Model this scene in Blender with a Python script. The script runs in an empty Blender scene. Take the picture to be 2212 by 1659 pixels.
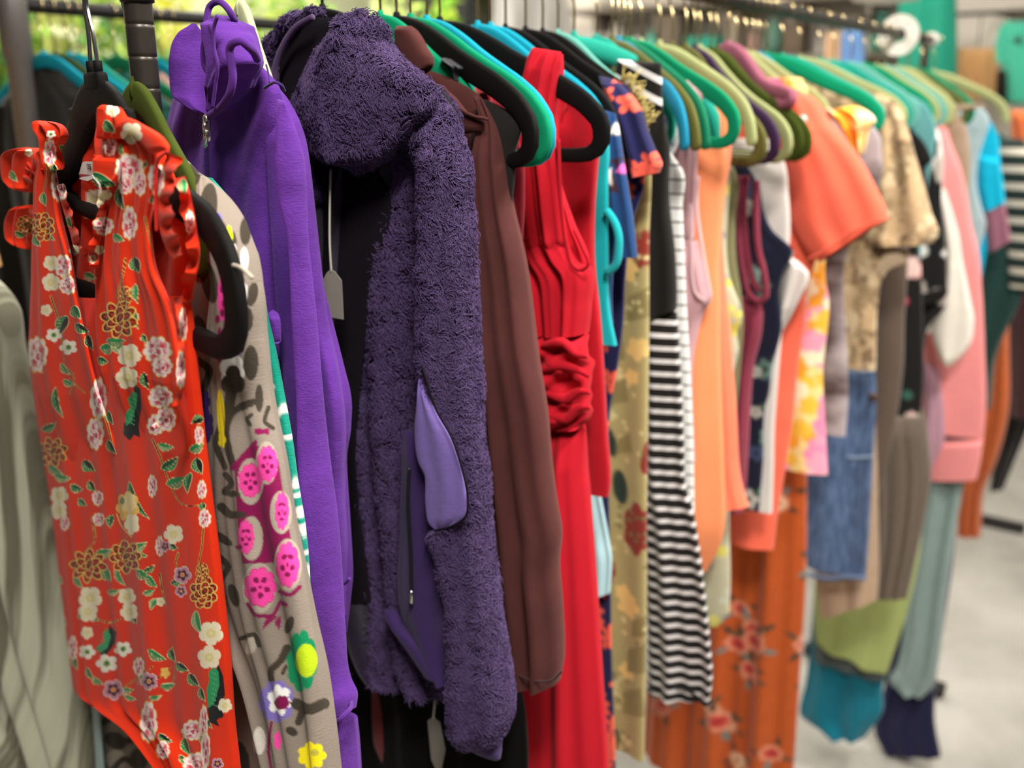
# Clothes rack in a thrift shop
import bpy, math, random
import numpy as np
from mathutils import Matrix, Vector
scn = bpy.context.scene
COL = scn.collection
rng = np.random.RandomState(7)
PI = math.pi

# ------------------------------------------------------------------ camera (solved from the vanishing points)
W, HH = 2212.0, 1659.0
CX, CY = W / 2, HH / 2
VPX = np.array([2672.0, 218.0]); NAD = np.array([1115.0, 8170.0])
a_ = VPX - [CX, CY]; b_ = NAD - [CX, CY]
FPX = math.sqrt(-(a_ @ b_))
vx = np.array([a_[0], -a_[1], FPX]); vx /= np.linalg.norm(vx)
vz = -np.array([b_[0], -b_[1], FPX]); vz /= np.linalg.norm(vz)
vy = -np.cross(vz, vx)
M3 = np.array([vx, vy, vz])
RT, UP, FW = M3[:, 0], M3[:, 1], M3[:, 2]
H = 2.02                      # camera height
CAM = np.array([0, 0, H])
D = 0.755                     # the rail runs along X at this Y
ZN = H + 0.0885               # hanger necks
ZR = H + 0.172                # rail axis

def ray(x, y): return FW + RT * (x - CX) / FPX - UP * (y - CY) / FPX
def onY(x, y, Y): r = ray(x, y); return CAM + r * Y / r[1]
def onX(x, y, X): r = ray(x, y); return CAM + r * X / r[0]
def onZ(x, y, Z): r = ray(x, y); return CAM + r * (Z - H) / r[2]
def proj(P):
    d = np.atleast_2d(P) - CAM
    z = d @ FW
    return np.stack([CX + FPX * (d @ RT) / z, CY - FPX * (d @ UP) / z], 1)
def XN(nx, ny=None):
    """where along the rail a hanger neck stands"""
    return onY(nx, 22 + 0.098 * (nx - 697) if ny is None else ny, D)[0]
class Pl:
    """a hanging plane: through (X0, Yc), turned th about the vertical; u runs to the near side, n away"""
    def __init__(s, X0, th=0.0, Yc=None):
        s.X0 = X0; s.th = math.radians(th); s.Yc = D if Yc is None else Yc
        s.p0 = np.array([X0, s.Yc, 0.0])
        s.u = np.array([math.sin(s.th), -math.cos(s.th), 0.0]); s.n = np.array([math.cos(s.th), math.sin(s.th), 0.0])
    def uz(s, x, y, off=0.0):
        r = ray(x, y); t = ((s.p0 + s.n * off - CAM) @ s.n) / (r @ s.n); P = CAM + r * t
        return (P - s.p0) @ s.u, P[2]
    def at(s, u, z, off=0.0): return s.p0 + s.u * u + np.array([0, 0, z]) + s.n * off
    def pt(s, x, y, off=0.0):
        u, z = s.uz(x, y, off); return s.at(u, z, off)

# ------------------------------------------------------------------ objects
def link(o, parent=None):
    COL.objects.link(o)
    if parent is not None: o.parent = parent
    return o
def tag(o, label=None, cat=None, group=None, kind=None):
    if label: o['label'] = label
    if cat: o['category'] = cat
    if group: o['group'] = group
    if kind: o['kind'] = kind
    return o
class MB:
    def __init__(s): s.v = []; s.f = []; s.uv = []; s.c = []; s.n = 0
    def add(s, V, F, uv=None, c=None):
        V = np.asarray(V, float); s.v.append(V)
        s.f += [tuple(i + s.n for i in q) for q in F]
        s.uv.append(np.zeros((len(V), 2)) if uv is None else np.asarray(uv, float))
        s.c.append(np.zeros((len(V), 3)) if c is None else np.asarray(c, float))
        s.n += len(V); return s
    def build(s, name, mat, parent=None, base=None, smooth=True, painted=False):
        V = np.concatenate(s.v); 
        if parent is not None and base is None: base = np.array(parent.get('_b', (0, 0, 0)))
        if base is None: base = np.array([(V[:, 0].min() + V[:, 0].max()) / 2, (V[:, 1].min() + V[:, 1].max()) / 2, V[:, 2].min()])
        me = bpy.data.meshes.new(name)
        me.from_pydata((V - base).tolist(), [], s.f)
        lay = me.uv_layers.new(name='UVMap')
        uvs = np.concatenate(s.uv); idx = np.empty(len(me.loops), np.int32); me.loops.foreach_get('vertex_index', idx)
        lay.data.foreach_set('uv', uvs[idx].ravel().astype(np.float32))
        if painted:
            at = me.color_attributes.new('Print', 'FLOAT_COLOR', 'POINT')
            cc = np.concatenate([np.concatenate(s.c), np.ones((len(V), 1))], 1)
            at.data.foreach_set('color', cc.ravel().astype(np.float32))
        me.polygons.foreach_set('use_smooth', np.full(len(me.polygons), smooth))
        me.materials.append(mat); me.update()
        o = bpy.data.objects.new(name, me)
        if parent is None:
            o.location = base; BASE[o.name] = base
        return link(o, parent)
BASE = {}
def build(mb, name, mat, parent=None, **k):
    if parent is not None: k['base'] = BASE[parent_root(parent).name]
    return mb.build(name, mat, parent, **k)
def parent_root(o):
    while o.parent is not None: o = o.parent
    return o
def empty(name, loc):
    o = bpy.data.objects.new(name, None); o.location = loc; o.empty_display_size = 0.05
    link(o); BASE[o.name] = np.array(loc, float); return o

# ------------------------------------------------------------------ geometry
def interp(P, n, smooth=True):
    P = np.asarray(P, float); d = np.r_[0, np.cumsum(np.linalg.norm(np.diff(P[:, -2:] if P.shape[1] > 3 else P, axis=0), axis=1) + 1e-9)]
    t = np.linspace(0, d[-1], n)
    if not smooth or len(P) < 3: return np.stack([np.interp(t, d, P[:, k]) for k in range(P.shape[1])], 1)
    h = np.diff(d)[:, None]; dl = np.diff(P, axis=0) / h
    m = np.zeros_like(P); m[0] = dl[0]; m[-1] = dl[-1]
    w = (dl[:-1] * h[1:] + dl[1:] * h[:-1]) / (h[1:] + h[:-1]); m[1:-1] = np.where(dl[:-1] * dl[1:] > 0, w, 0.35 * w)
    i = np.clip(np.searchsorted(d, t, 'right') - 1, 0, len(d) - 2)
    hh = (d[i + 1] - d[i])[:, None]; s = ((t - d[i])[:, None]) / hh
    return (2*s**3-3*s**2+1)*P[i] + (s**3-2*s**2+s)*hh*m[i] + (-2*s**3+3*s**2)*P[i+1] + (s**3-s**2)*hh*m[i+1]
def gridfaces(r, m, close=True):
    F = []
    for j in range(r - 1):
        a = j * m; b = a + m
        for i in range(m if close else m - 1):
            k = (i + 1) % m
            F.append((a + i, a + k, b + k, b + i))
    return F
def wob(seed, n=6, ku=40, kz=25):
    r = np.random.RandomState(seed)
    A = [(r.uniform(-ku, ku), r.uniform(-kz, kz), r.uniform(0, 6.28), r.uniform(.5, 1)) for _ in range(n)]
    return lambda u, z: sum(a * np.sin(x * u + y * z + p) for x, y, p, a in A) / n
def v_(j, n): return j / (n - 1)
def loft(pl, st, t=0.012, rows=60, seg=40, folds=(), wr=0.0, seed=1, off=0.0, exp=0.7, tprof=None, canvas=None, mb=None, cap=True, capb=False, smooth=True, back=True, offs=None, wk=(40, 25)):
    """a flattened tube of cloth between two traced edges. Stations: (xl,yl,xr,yr) or (xr,yr), then the far edge mirrors the near one about the hanger's neck."""
    A = []; om = off if offs is None else float(np.mean(offs))
    for s in st:
        if len(s) == 2:
            u, z = pl.uz(s[0], s[1], om); A.append((-u, z, u, z))
        else:
            A.append(pl.uz(s[0], s[1], om) + pl.uz(s[2], s[3], om))
    A = np.array(A)
    key = np.c_[A, (A[:, 0] + A[:, 2]) / 2, (A[:, 1] + A[:, 3]) / 2]
    K = interp(key, rows, smooth)[:, :4]
    L, R = K[:, :2], K[:, 2:]
    ph = np.linspace(0, 2 * PI, seg, endpoint=False)
    s = (1 - np.cos(ph)) / 2
    v = np.linspace(0, 1, rows)
    # a round tube looks wider than its mid-plane when seen askew: draw the edges in so that the outline keeps its traced width
    TJ = np.zeros(rows)
    for j in range(rows):
        a = (R[j, 0] - L[j, 0]) / 2; c0 = pl.at((R[j, 0] + L[j, 0]) / 2, (R[j, 1] + L[j, 1]) / 2, om) - CAM; tn = abs(c0 @ pl.u) / (abs(c0 @ pl.n) + 1e-9)
        TJ[j] = min(t if tprof is None else np.interp(v_(j, rows), np.linspace(0, 1, len(tprof)), tprof) * t, max(.8 * abs(a), .0015)); bb = TJ[j] * min(tn, 1.3)
        q = math.sqrt(max(a * a - bb * bb, (.45 * a) ** 2)); k = q / (abs(a) + 1e-9); m_ = (R[j] + L[j]) / 2
        L[j] = m_ + (L[j] - m_) * k; R[j] = m_ + (R[j] - m_) * k
    S, V_ = np.meshgrid(s, v); PH = np.tile(ph, (rows, 1))
    U = L[:, :1] * (1 - S) + R[:, :1] * S
    Z = L[:, 1:] * (1 - S) + R[:, 1:] * S
    tp = TJ.copy()
    if cap: tp = tp * np.sqrt(np.clip(v / .09, .02, 1))
    if capb: tp = tp * np.sqrt(np.clip((1 - v) / .09, .02, 1))
    dep = -np.sign(np.sin(PH)) * np.abs(np.sin(PH)) ** exp * tp[:, None]
    F = np.zeros_like(U)
    for f in folds:
        amp, fr, p0 = f[:3]; dr = f[3] if len(f) > 3 else 0; g = f[4] if len(f) > 4 else 1.0
        F += amp * (V_ ** g) * np.sin(2 * PI * fr * S + p0 + dr * V_)
    if wr: F += wr * wob(seed, 9, wk[0], wk[1])(U, Z)
    O = off if offs is None else np.interp(v, np.linspace(0, 1, len(offs)), offs)[:, None]
    N = dep + F + O
    P = pl.p0 + U[..., None] * pl.u + np.stack([0 * U, 0 * U, Z], -1) + N[..., None] * pl.n
    flat = pl.p0 + pl.n * om + U[..., None] * pl.u + np.stack([0 * U, 0 * U, Z], -1)
    P = P.reshape(-1, 3)
    F_ = gridfaces(rows, seg)
    h = seg // 2
    def capf(a):
        return [(a + i, a + i + 1, a + (seg - i - 1) % seg, a + (seg - i) % seg) if 0 < i < h - 1 else ((a, a + 1, a + seg - 1) if i == 0 else (a + h - 1, a + h, a + h + 1)) for i in range(h)]
    if cap: F_ += [tuple(reversed(q)) for q in capf(0)]
    if capb: F_ += capf((rows - 1) * seg)
    uv = np.stack([U.ravel(), Z.ravel()], 1)
    c = None
    if canvas is not None: c = canvas.sample(proj(P) if canvas.px else uv)
    (mb or MB()).add(P, F_, uv, c) if mb is not None else None
    if mb is None:
        mb = MB(); mb.add(P, F_, uv, c)
    return mb
def tube(pts, r, seg=8, mb=None, n=None, closed=False, flat=None, cap=True):
    P = np.asarray(pts, float)
    if closed: P = np.r_[P, P[:1]]
    if n: P = interp(P, n)
    if closed: P = P[:-1]
    k = len(P)
    T = np.gradient(P, axis=0) if not closed else (np.roll(P, -1, 0) - np.roll(P, 1, 0))
    T /= np.linalg.norm(T, axis=1)[:, None] + 1e-12
    R = np.full(k, r) if np.isscalar(r) else np.interp(np.linspace(0, 1, k), np.linspace(0, 1, len(r)), r)
    ref = np.array([0, 0, 1.0]) if abs(T[0, 2]) < .9 else np.array([1.0, 0, 0])
    A = np.cross(T[0], ref); A /= np.linalg.norm(A); out = []
    for i in range(k):
        A = A - T[i] * (A @ T[i]); A /= np.linalg.norm(A) + 1e-12; B = np.cross(T[i], A)
        for j in range(seg):
            an = 2 * PI * j / seg; out.append(P[i] + R[i] * (A * math.cos(an) + B * math.sin(an)))
    F = gridfaces(k, seg)
    if closed:
        a = (k - 1) * seg
        F += [(a + i, a + (i + 1) % seg, (i + 1) % seg, i) for i in range(seg)]
    elif cap:
        F += [tuple(range(seg))[::-1], tuple((k - 1) * seg + i for i in range(seg))]
    mb = mb or MB(); L = np.repeat(np.linspace(0, 1, k), seg)
    return mb.add(out, F, np.stack([np.tile(np.linspace(0, 1, seg), k), L], 1))
def box(c, s, mb=None, rz=0.0, bev=0.0):
    import bmesh
    bm = bmesh.new(); bmesh.ops.create_cube(bm, size=1.0)
    for v in bm.verts: v.co = Vector((v.co.x * s[0], v.co.y * s[1], v.co.z * s[2]))
    if bev: bmesh.ops.bevel(bm, geom=bm.edges[:], offset=bev, segments=2, affect='EDGES', profile=.5)
    M = Matrix.Translation(c) @ Matrix.Rotation(rz, 4, 'Z')
    bm.transform(M); bm.verts.ensure_lookup_table()
    V = [v.co[:] for v in bm.verts]; F = [tuple(v.index for v in f.verts) for f in bm.faces]; bm.free()
    return (mb or MB()).add(V, F, [(v[0] + v[1], v[2]) for v in V])
def lathe(prof, c, seg=24, mb=None, axis='z'):
    V = []
    for r, z in prof:
        for j in range(seg):
            a = 2 * PI * j / seg; q = (r * math.cos(a), r * math.sin(a), z)
            if axis == 'x': q = (z, q[0], q[1])
            V.append((c[0] + q[0], c[1] + q[1], c[2] + q[2]))
    k = len(prof); F = gridfaces(k, seg) + [tuple(range(seg))[::-1], tuple((k - 1) * seg + i for i in range(seg))]
    return (mb or MB()).add(V, F)
def plate(pl, pts, th=0.0006, off=0.0, mb=None, uvs=None):
    """a thin plate (card, label) from a pixel outline on a plane"""
    Q = [pl.uz(p[0], p[1], off) for p in pts]; n = len(Q)
    V = [pl.at(u, z, off - th / 2) for u, z in Q] + [pl.at(u, z, off + th / 2) for u, z in Q]
    F = [tuple(range(n)), tuple(range(2 * n - 1, n - 1, -1))] + [(i, (i + 1) % n, n + (i + 1) % n, n + i) for i in range(n)]
    return (mb or MB()).add(V, F, Q + Q)

# ------------------------------------------------------------------ materials
def lin(c):
    if isinstance(c, str): c = [int(c[i:i + 2], 16) for i in (0, 2, 4)]
    return [((x / 255) / 12.92 if x / 255 <= .04045 else ((x / 255 + .055) / 1.055) ** 2.4) for x in c]
class NT:
    def __init__(s, name):
        s.m = bpy.data.materials.new(name); s.m.use_nodes = True; s.t = s.m.node_tree
        for n in list(s.t.nodes): s.t.nodes.remove(n)
        s.out = s.t.nodes.new('ShaderNodeOutputMaterial'); s.b = s.t.nodes.new('ShaderNodeBsdfPrincipled')
        s.t.links.new(s.b.outputs[0], s.out.inputs[0])
    def n(s, typ, **k):
        o = s.t.nodes.new(typ)
        for a, v in k.items():
            if a in o.inputs.keys(): o.inputs[a].default_value = v
            else: setattr(o, a, v)
        return o
    def l(s, a, b): s.t.links.new(a, b)
    def math(s, op, a, b=None):
        o = s.t.nodes.new('ShaderNodeMath'); o.operation = op
        for i, v in enumerate((a, b)):
            if v is None: continue
            if isinstance(v, (int, float)): o.inputs[i].default_value = v
            else: s.l(v, o.inputs[i])
        return o.outputs[0]
    def mix(s, fac, a, b, typ='MIX'):
        o = s.t.nodes.new('ShaderNodeMix'); o.data_type = 'RGBA'; o.blend_type = typ
        for i, v in ((0, fac), (6, a), (7, b)):
            if isinstance(v, (int, float)): o.inputs[i].default_value = v
            elif isinstance(v, (list, tuple)): o.inputs[i].default_value = tuple(v[:3]) + (1,)
            else: s.l(v, o.inputs[i])
        return o.outputs[2]
    def bump(s, h, st, d=.001):
        o = s.t.nodes.new('ShaderNodeBump'); o.inputs['Strength'].default_value = st; o.inputs['Distance'].default_value = d
        s.l(h, o.inputs['Height']); s.l(o.outputs[0], s.b.inputs['Normal'])
MATS = {}
def fabric(name, col, rough=.9, sheen=.15, weave=900, bump=.25, var=.12, vscale=30, stretch=(1, 1), col2=None, painted=False, stripe=None, spec=.15, sheen_tint=None, fuzz=.5):
    """cloth: woven bump, slight mottling; optional stripes (axis, period, duty, colour, phase)"""
    if name in MATS: return MATS[name]
    t = NT(name)
    uv = t.n('ShaderNodeTexCoord').outputs['UV']
    ob = t.n('ShaderNodeTexCoord').outputs['Object']
    mp = t.n('ShaderNodeMapping'); mp.inputs['Scale'].default_value = (stretch[0], stretch[1], 1); t.l(ob if stretch == (1, 1) else uv, mp.inputs[0])
    nz = t.n('ShaderNodeTexNoise', Scale=float(vscale), Detail=4.0); t.l(mp.outputs[0], nz.inputs['Vector'])
    if painted:
        base = t.n('ShaderNodeAttribute', attribute_name='Print').outputs['Color']
    else:
        base = t.n('ShaderNodeRGB'); base.outputs[0].default_value = tuple(lin(col)) + (1,); base = base.outputs[0]
    if col2 is not None:
        rp = t.n('ShaderNodeValToRGB'); rp.color_ramp.elements[0].position = .42; rp.color_ramp.elements[1].position = .58
        t.l(nz.outputs[0], rp.inputs[0]); base = t.mix(rp.outputs[0], base, lin(col2))
    if stripe:
        for ax, per, duty, sc, phs in (stripe if isinstance(stripe, list) else [stripe]):
            sp = t.n('ShaderNodeSeparateXYZ'); t.l(uv, sp.inputs[0])
            q = t.math('ADD', t.math('DIVIDE', sp.outputs['XYZ'.index(ax)], per), phs)
            q = t.math('LESS_THAN', t.math('FRACT', q), duty)
            base = t.mix(q, base, lin(sc))
    vr = t.math('ADD', t.math('MULTIPLY', t.math('SUBTRACT', nz.outputs[0], .5), var * 2), 1.0)
    hs = t.n('ShaderNodeHueSaturation'); t.l(vr, hs.inputs['Value']); t.l(base, hs.inputs['Color'])
    t.l(hs.outputs[0], t.b.inputs['Base Color'])
    wn = t.n('ShaderNodeTexNoise', Scale=float(weave), Detail=2.0); t.l(uv, wn.inputs['Vector'])
    mn = t.n('ShaderNodeTexNoise', Scale=95.0, Detail=5.0, Roughness=.65); t.l(mp.outputs[0], mn.inputs['Vector'])
    hh = t.math('ADD', t.math('MULTIPLY', wn.outputs[0], .35), t.math('MULTIPLY', mn.outputs[0], fuzz))
    t.bump(hh, bump, .0025)
    t.b.inputs['Roughness'].default_value = rough; t.b.inputs['Specular IOR Level'].default_value = spec
    t.b.inputs['Sheen Weight'].default_value = sheen; t.b.inputs['Sheen Roughness'].default_value = .5
    if sheen_tint: t.b.inputs['Sheen Tint'].default_value = tuple(lin(sheen_tint)) + (1,)
    MATS[name] = t.m; return t.m
def plain(name, col, rough=.5, metal=0, spec=.5, var=.06, scale=60, bump=0.0, emit=None, coat=0):
    if name in MATS: return MATS[name]
    t = NT(name); ob = t.n('ShaderNodeTexCoord').outputs['Object']
    nz = t.n('ShaderNodeTexNoise', Scale=float(scale), Detail=4.0); t.l(ob, nz.inputs['Vector'])
    c = lin(col); t.l(t.mix(nz.outputs[0], [x * (1 - var) for x in c], [min(1, x * (1 + var)) for x in c]), t.b.inputs['Base Color'])
    t.b.inputs['Roughness'].default_value = rough; t.b.inputs['Metallic'].default_value = metal; t.b.inputs['Specular IOR Level'].default_value = spec
    t.b.inputs['Coat Weight'].default_value = coat
    if bump: t.bump(nz.outputs[0], bump, .002)
    if emit:
        t.b.inputs['Emission Color'].default_value = tuple(lin(col)) + (1,); t.b.inputs['Emission Strength'].default_value = emit
    MATS[name] = t.m; return t.m

# ------------------------------------------------------------------ textile printing (colours laid on the cloth, sampled at the mesh points)
class Canvas:
    def __init__(s, x0, y0, x1, y1, base, res=1.0, px=True):
        s.x0, s.y0, s.res, s.px = x0, y0, res, px
        s.w = int((x1 - x0) / res); s.h = int((y1 - y0) / res)
        s.a = np.tile(np.array(lin(base)), (s.h, s.w, 1))
    def _win(s, x0, y0, x1, y1):
        i0 = max(0, int((x0 - s.x0) / s.res) - 2); i1 = min(s.w, int((x1 - s.x0) / s.res) + 3)
        j0 = max(0, int((y0 - s.y0) / s.res) - 2); j1 = min(s.h, int((y1 - s.y0) / s.res) + 3)
        if i1 <= i0 or j1 <= j0: return None
        X, Y = np.meshgrid(s.x0 + (np.arange(i0, i1) + .5) * s.res, s.y0 + (np.arange(j0, j1) + .5) * s.res)
        return (slice(j0, j1), slice(i0, i1)), X, Y
    def _put(s, sl, d, col):
        al = np.clip(.5 - d / s.res, 0, 1)[..., None]
        s.a[sl] = s.a[sl] * (1 - al) + np.array(lin(col)) * al
    def ell(s, cx, cy, rx, ry, col, ang=0.0):
        m = max(rx, ry); w = s._win(cx - m, cy - m, cx + m, cy + m)
        if not w: return
        sl, X, Y = w; c, q = math.cos(ang), math.sin(ang)
        x = (X - cx) * c + (Y - cy) * q; y = -(X - cx) * q + (Y - cy) * c
        s._put(sl, (np.hypot(x / rx, y / ry) - 1) * min(rx, ry), col)
    def rad(s, cx, cy, rx, ry, n, col, ang=0.0, dep=.3, sharp=1.0, jit=0.0):
        """scalloped or petalled disc"""
        m = max(rx, ry) * (1.2 + jit); w = s._win(cx - m, cy - m, cx + m, cy + m)
        if not w: return
        sl, X, Y = w; x = (X - cx) / rx; y = (Y - cy) / ry
        th = np.arctan2(y, x) - ang
        R = (1 - dep) + dep * np.abs(np.cos(th * n / 2)) ** sharp + jit * np.sin(3 * th + cx) * .5
        s._put(sl, (np.hypot(x, y) - R) * min(rx, ry), col)
    def poly(s, P, col):
        P = np.asarray(P, float); w = s._win(P[:, 0].min(), P[:, 1].min(), P[:, 0].max(), P[:, 1].max())
        if not w: return
        sl, X, Y = w; ins = np.zeros(X.shape, bool); d = np.full(X.shape, 1e9)
        for (ax, ay), (bx, by) in zip(P, np.roll(P, -1, 0)):
            c = ((ay > Y) != (by > Y)) & (X < (bx - ax) * (Y - ay) / (by - ay + 1e-12) + ax); ins ^= c
            ex, ey = bx - ax, by - ay; t = np.clip(((X - ax) * ex + (Y - ay) * ey) / (ex * ex + ey * ey + 1e-12), 0, 1)
            d = np.minimum(d, np.hypot(X - ax - t * ex, Y - ay - t * ey))
        s._put(sl, np.where(ins, -d, d), col)
    def stroke(s, P, w0, col, w1=None):
        P = interp(np.asarray(P, float), 24) if len(P) > 2 else np.asarray(P, float)
        w1 = w0 if w1 is None else w1; m = max(w0, w1)
        w = s._win(P[:, 0].min() - m, P[:, 1].min() - m, P[:, 0].max() + m, P[:, 1].max() + m)
        if not w: return
        sl, X, Y = w; d = np.full(X.shape, 1e9); k = len(P) - 1
        for i in range(k):
            (ax, ay), (bx, by) = P[i], P[i + 1]; ex, ey = bx - ax, by - ay
            t = np.clip(((X - ax) * ex + (Y - ay) * ey) / (ex * ex + ey * ey + 1e-12), 0, 1)
            ww = (w0 + (w1 - w0) * (i + t) / k) / 2
            d = np.minimum(d, np.hypot(X - ax - t * ex, Y - ay - t * ey) - ww)
        s._put(sl, d, col)
    def leaf(s, x0, y0, x1, y1, w, c1, c2, edge=None, e=2.0, ser=0):
        P0 = np.array([x0, y0], float); P1 = np.array([x1, y1], float); L = np.linalg.norm(P1 - P0); T = (P1 - P0) / L; N = np.array([-T[1], T[0]])
        t = np.linspace(0, 1, 25); b = np.sin(PI * t ** .8) * (1 + (ser * np.sin(t * 40) if ser else 0)); bend = .12 * L * np.sin(PI * t)
        C = P0 + np.outer(t * L, T) + np.outer(bend, N)
        A = C + np.outer(b * w / 2, N); B = C - np.outer(b * w / 2, N)
        if edge:
            s.poly(np.r_[P0[None] - T * e, A + np.outer(b * 0 + e, N), P1[None] + T * e * 2, (B - np.outer(b * 0 + e, N))[::-1]], edge)
        s.poly(np.r_[A, C[::-1]], c1); s.poly(np.r_[B, C[::-1]], c2)
        for q in (6, 10, 14, 18):
            s.stroke([C[q], A[min(24, q + 3)] * .8 + C[q] * .2], max(.6, w * .04), edge or c2)
    def sample(s, P):
        x = np.clip((P[:, 0] - s.x0) / s.res - .5, 0, s.w - 1.001); y = np.clip((P[:, 1] - s.y0) / s.res - .5, 0, s.h - 1.001)
        i = x.astype(int); j = y.astype(int); fx = (x - i)[:, None]; fy = (y - j)[:, None]
        i1 = np.minimum(i + 1, s.w - 1); j1 = np.minimum(j + 1, s.h - 1); a = s.a
        return (a[j, i] * (1 - fx) + a[j, i1] * fx) * (1 - fy) + (a[j1, i] * (1 - fx) + a[j1, i1] * fx) * fy
LW = (118, 105, 88, 55, 55, 420); WS = 0.05; EXPO = -0.15
# ------------------------------------------------------------------ the red floral print
CRM, PNK, MAG, YEL, DRED, GRN, DGR, BLK, OLV, BRN = 'f3e6c4', 'e9a0a8', 'b52a4e', 'f2c05e', '9a1414', '1f8a4c', '15522f', '14181a', '6f8a5a', '4a1712'
RED = 'e2320f'
def blossom(c, x, y, r, a=0.0):
    c.rad(x, y, r, r, 5, CRM, a, .28, .5); c.rad(x, y, r * .42, r * .42, 5, 'e8d68e', a + .6, .3); c.ell(x, y, r * .14, r * .14, CRM)
    for k in range(5):
        t = a + k * 2 * PI / 5; c.stroke([(x, y), (x + .62 * r * math.cos(t), y + .62 * r * math.sin(t))], 1.0, 'e3d49a')
def dogwood(c, x, y, r, a=0.0):
    c.rad(x, y, r, r * .85, 5, 'f7efdc', a, .38, .7); c.rad(x, y, r * .34, r * .34, 6, '6f9a3c', a, .3); c.ell(x, y, r * .13, r * .13, '2f5a22')
def peony(c, x, y, rx, ry, a=0.0, core=MAG):
    c.rad(x, y, rx * 1.08, ry * 1.08, 9, YEL, a, .2, .6, .08); c.rad(x, y, rx, ry, 9, 'f8e9e2', a, .2, .6, .08)
    r = np.random.RandomState(int(x * 7 + y))
    for k in range(7):
        t = a + k * 2 * PI / 7 + r.uniform(-.2, .2); q = .48
        px, py = x + rx * q * math.cos(t), y + ry * q * math.sin(t)
        c.rad(px, py, rx * .36, ry * .36, 5, ['f6d0cc', 'f0b4b4', 'e58a90', 'fbf1ea'][k % 4], t, .25, .6)
        c.rad(px, py, rx * .2, ry * .2, 4, ['d0405a', 'fbeae4', 'd8484e', 'eeb0b4'][k % 4], t, .3)
    c.rad(x + rx * .1, y + ry * .12, rx * .36, ry * .36, 6, 'f6dcd6', a, .25); c.rad(x + rx * .1, y + ry * .15, rx * .22, ry * .22, 5, 'cf3858', a, .3)
    for k in range(9): c.ell(x + r.uniform(-.3, .3) * rx, y + r.uniform(-.3, .3) * ry, 1.2, 1.6, ['b02048', 'f7d8d0'][k % 2])
def lotus(c, x, y, rx, ry, a=0.0):
    for ring, (q, s, n) in enumerate(((.62, .42, 8), (.34, .38, 6), (.1, .3, 3))):
        for k in range(n):
            t = a + ring * .4 + k * 2 * PI / n; px, py = x + rx * q * math.cos(t), y + ry * q * math.sin(t)
            c.ell(px, py, rx * s * 1.05, ry * s * .70, YEL, t); c.ell(px, py, rx * s * .86, ry * s * .52, ['74100c', '5e0a0a', '8e150f'][(k + ring) % 3], t)
            c.ell(px + rx * s * .2 * math.cos(t), py + ry * s * .2 * math.sin(t), rx * s * .4, ry * s * .16, 'c8341e', t)
def bigleaf(c, pts, pts2):
    c.poly(pts2, BLK); c.poly(pts, '2c9a5e')
    m0, m1 = np.mean(pts[:2], 0), np.mean(pts[len(pts) // 2:len(pts) // 2 + 2], 0)
    for k in range(7):
        q = m0 + (m1 - m0) * (k + .5) / 7; c.stroke([q, q + [12, 6]], 1.0, '6fc08a'); 
def anem(c, x, y, r, a=0.0):
    c.rad(x, y, r * 1.12, r * 1.12, 5, 'e9c9c4', a, .3, .6); c.rad(x, y, r, r, 5, 'c58aa0', a, .32, .6); c.rad(x, y, r * .68, r * .68, 5, '4a1030', a, .4)
    c.ell(x, y, r * .26, r * .26, 'f0b070'); c.ell(x, y, r * .12, r * .12, 'c02020')
def vine(c, P, w=3.0):
    c.stroke(P, w + 2.2, YEL, 2.2); c.stroke(P, w, BRN, 1.2)
def lf(c, x, y, L, w, ang, k=0):
    c1, c2 = [(GRN, DGR), (OLV, GRN), (DGR, BLK), ('9ab07a', GRN), (GRN, BLK)][k % 5]; t = math.radians(ang)
    dx, dy = L / 2 * math.cos(t), L / 2 * math.sin(t)
    c.leaf(x - dx, y - dy, x + dx, y + dy, w, c1, c2, 'ead9a0', 1.3)
FL = Canvas(-40, 190, 560, 1720, RED, .6)
c = FL
for P in ([(271, 560), (262, 608), (252, 640), (270, 662)], [(199, 1120), (205, 1165), (180, 1200), (176, 1225)], [(330, 950), (345, 985), (365, 1040), (395, 1090), (440, 1092)],
          [(440, 1130), (436, 1180), (428, 1230), (445, 1270)], [(137, 790), (160, 815), (150, 850)], [(345, 1240), (352, 1280), (360, 1310)], [(372, 1400), (380, 1440), (372, 1480)],
          [(313, 470), (322, 510), (330, 545)], [(110, 640), (128, 700), (140, 790)], [(190, 1330), (240, 1345), (265, 1335)], [(283, 1080), (300, 1100), (312, 1118)], [(95, 330), (103, 372), (92, 420)],
          [(385, 1195), (380, 1215), (392, 1240)], [(225, 895), (236, 930), (246, 975)], [(150, 820), (185, 850)], [(300, 1475), (340, 1465), (372, 1440)], [(245, 1500), (290, 1470), (330, 1440)]): vine(c, P)
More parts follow.
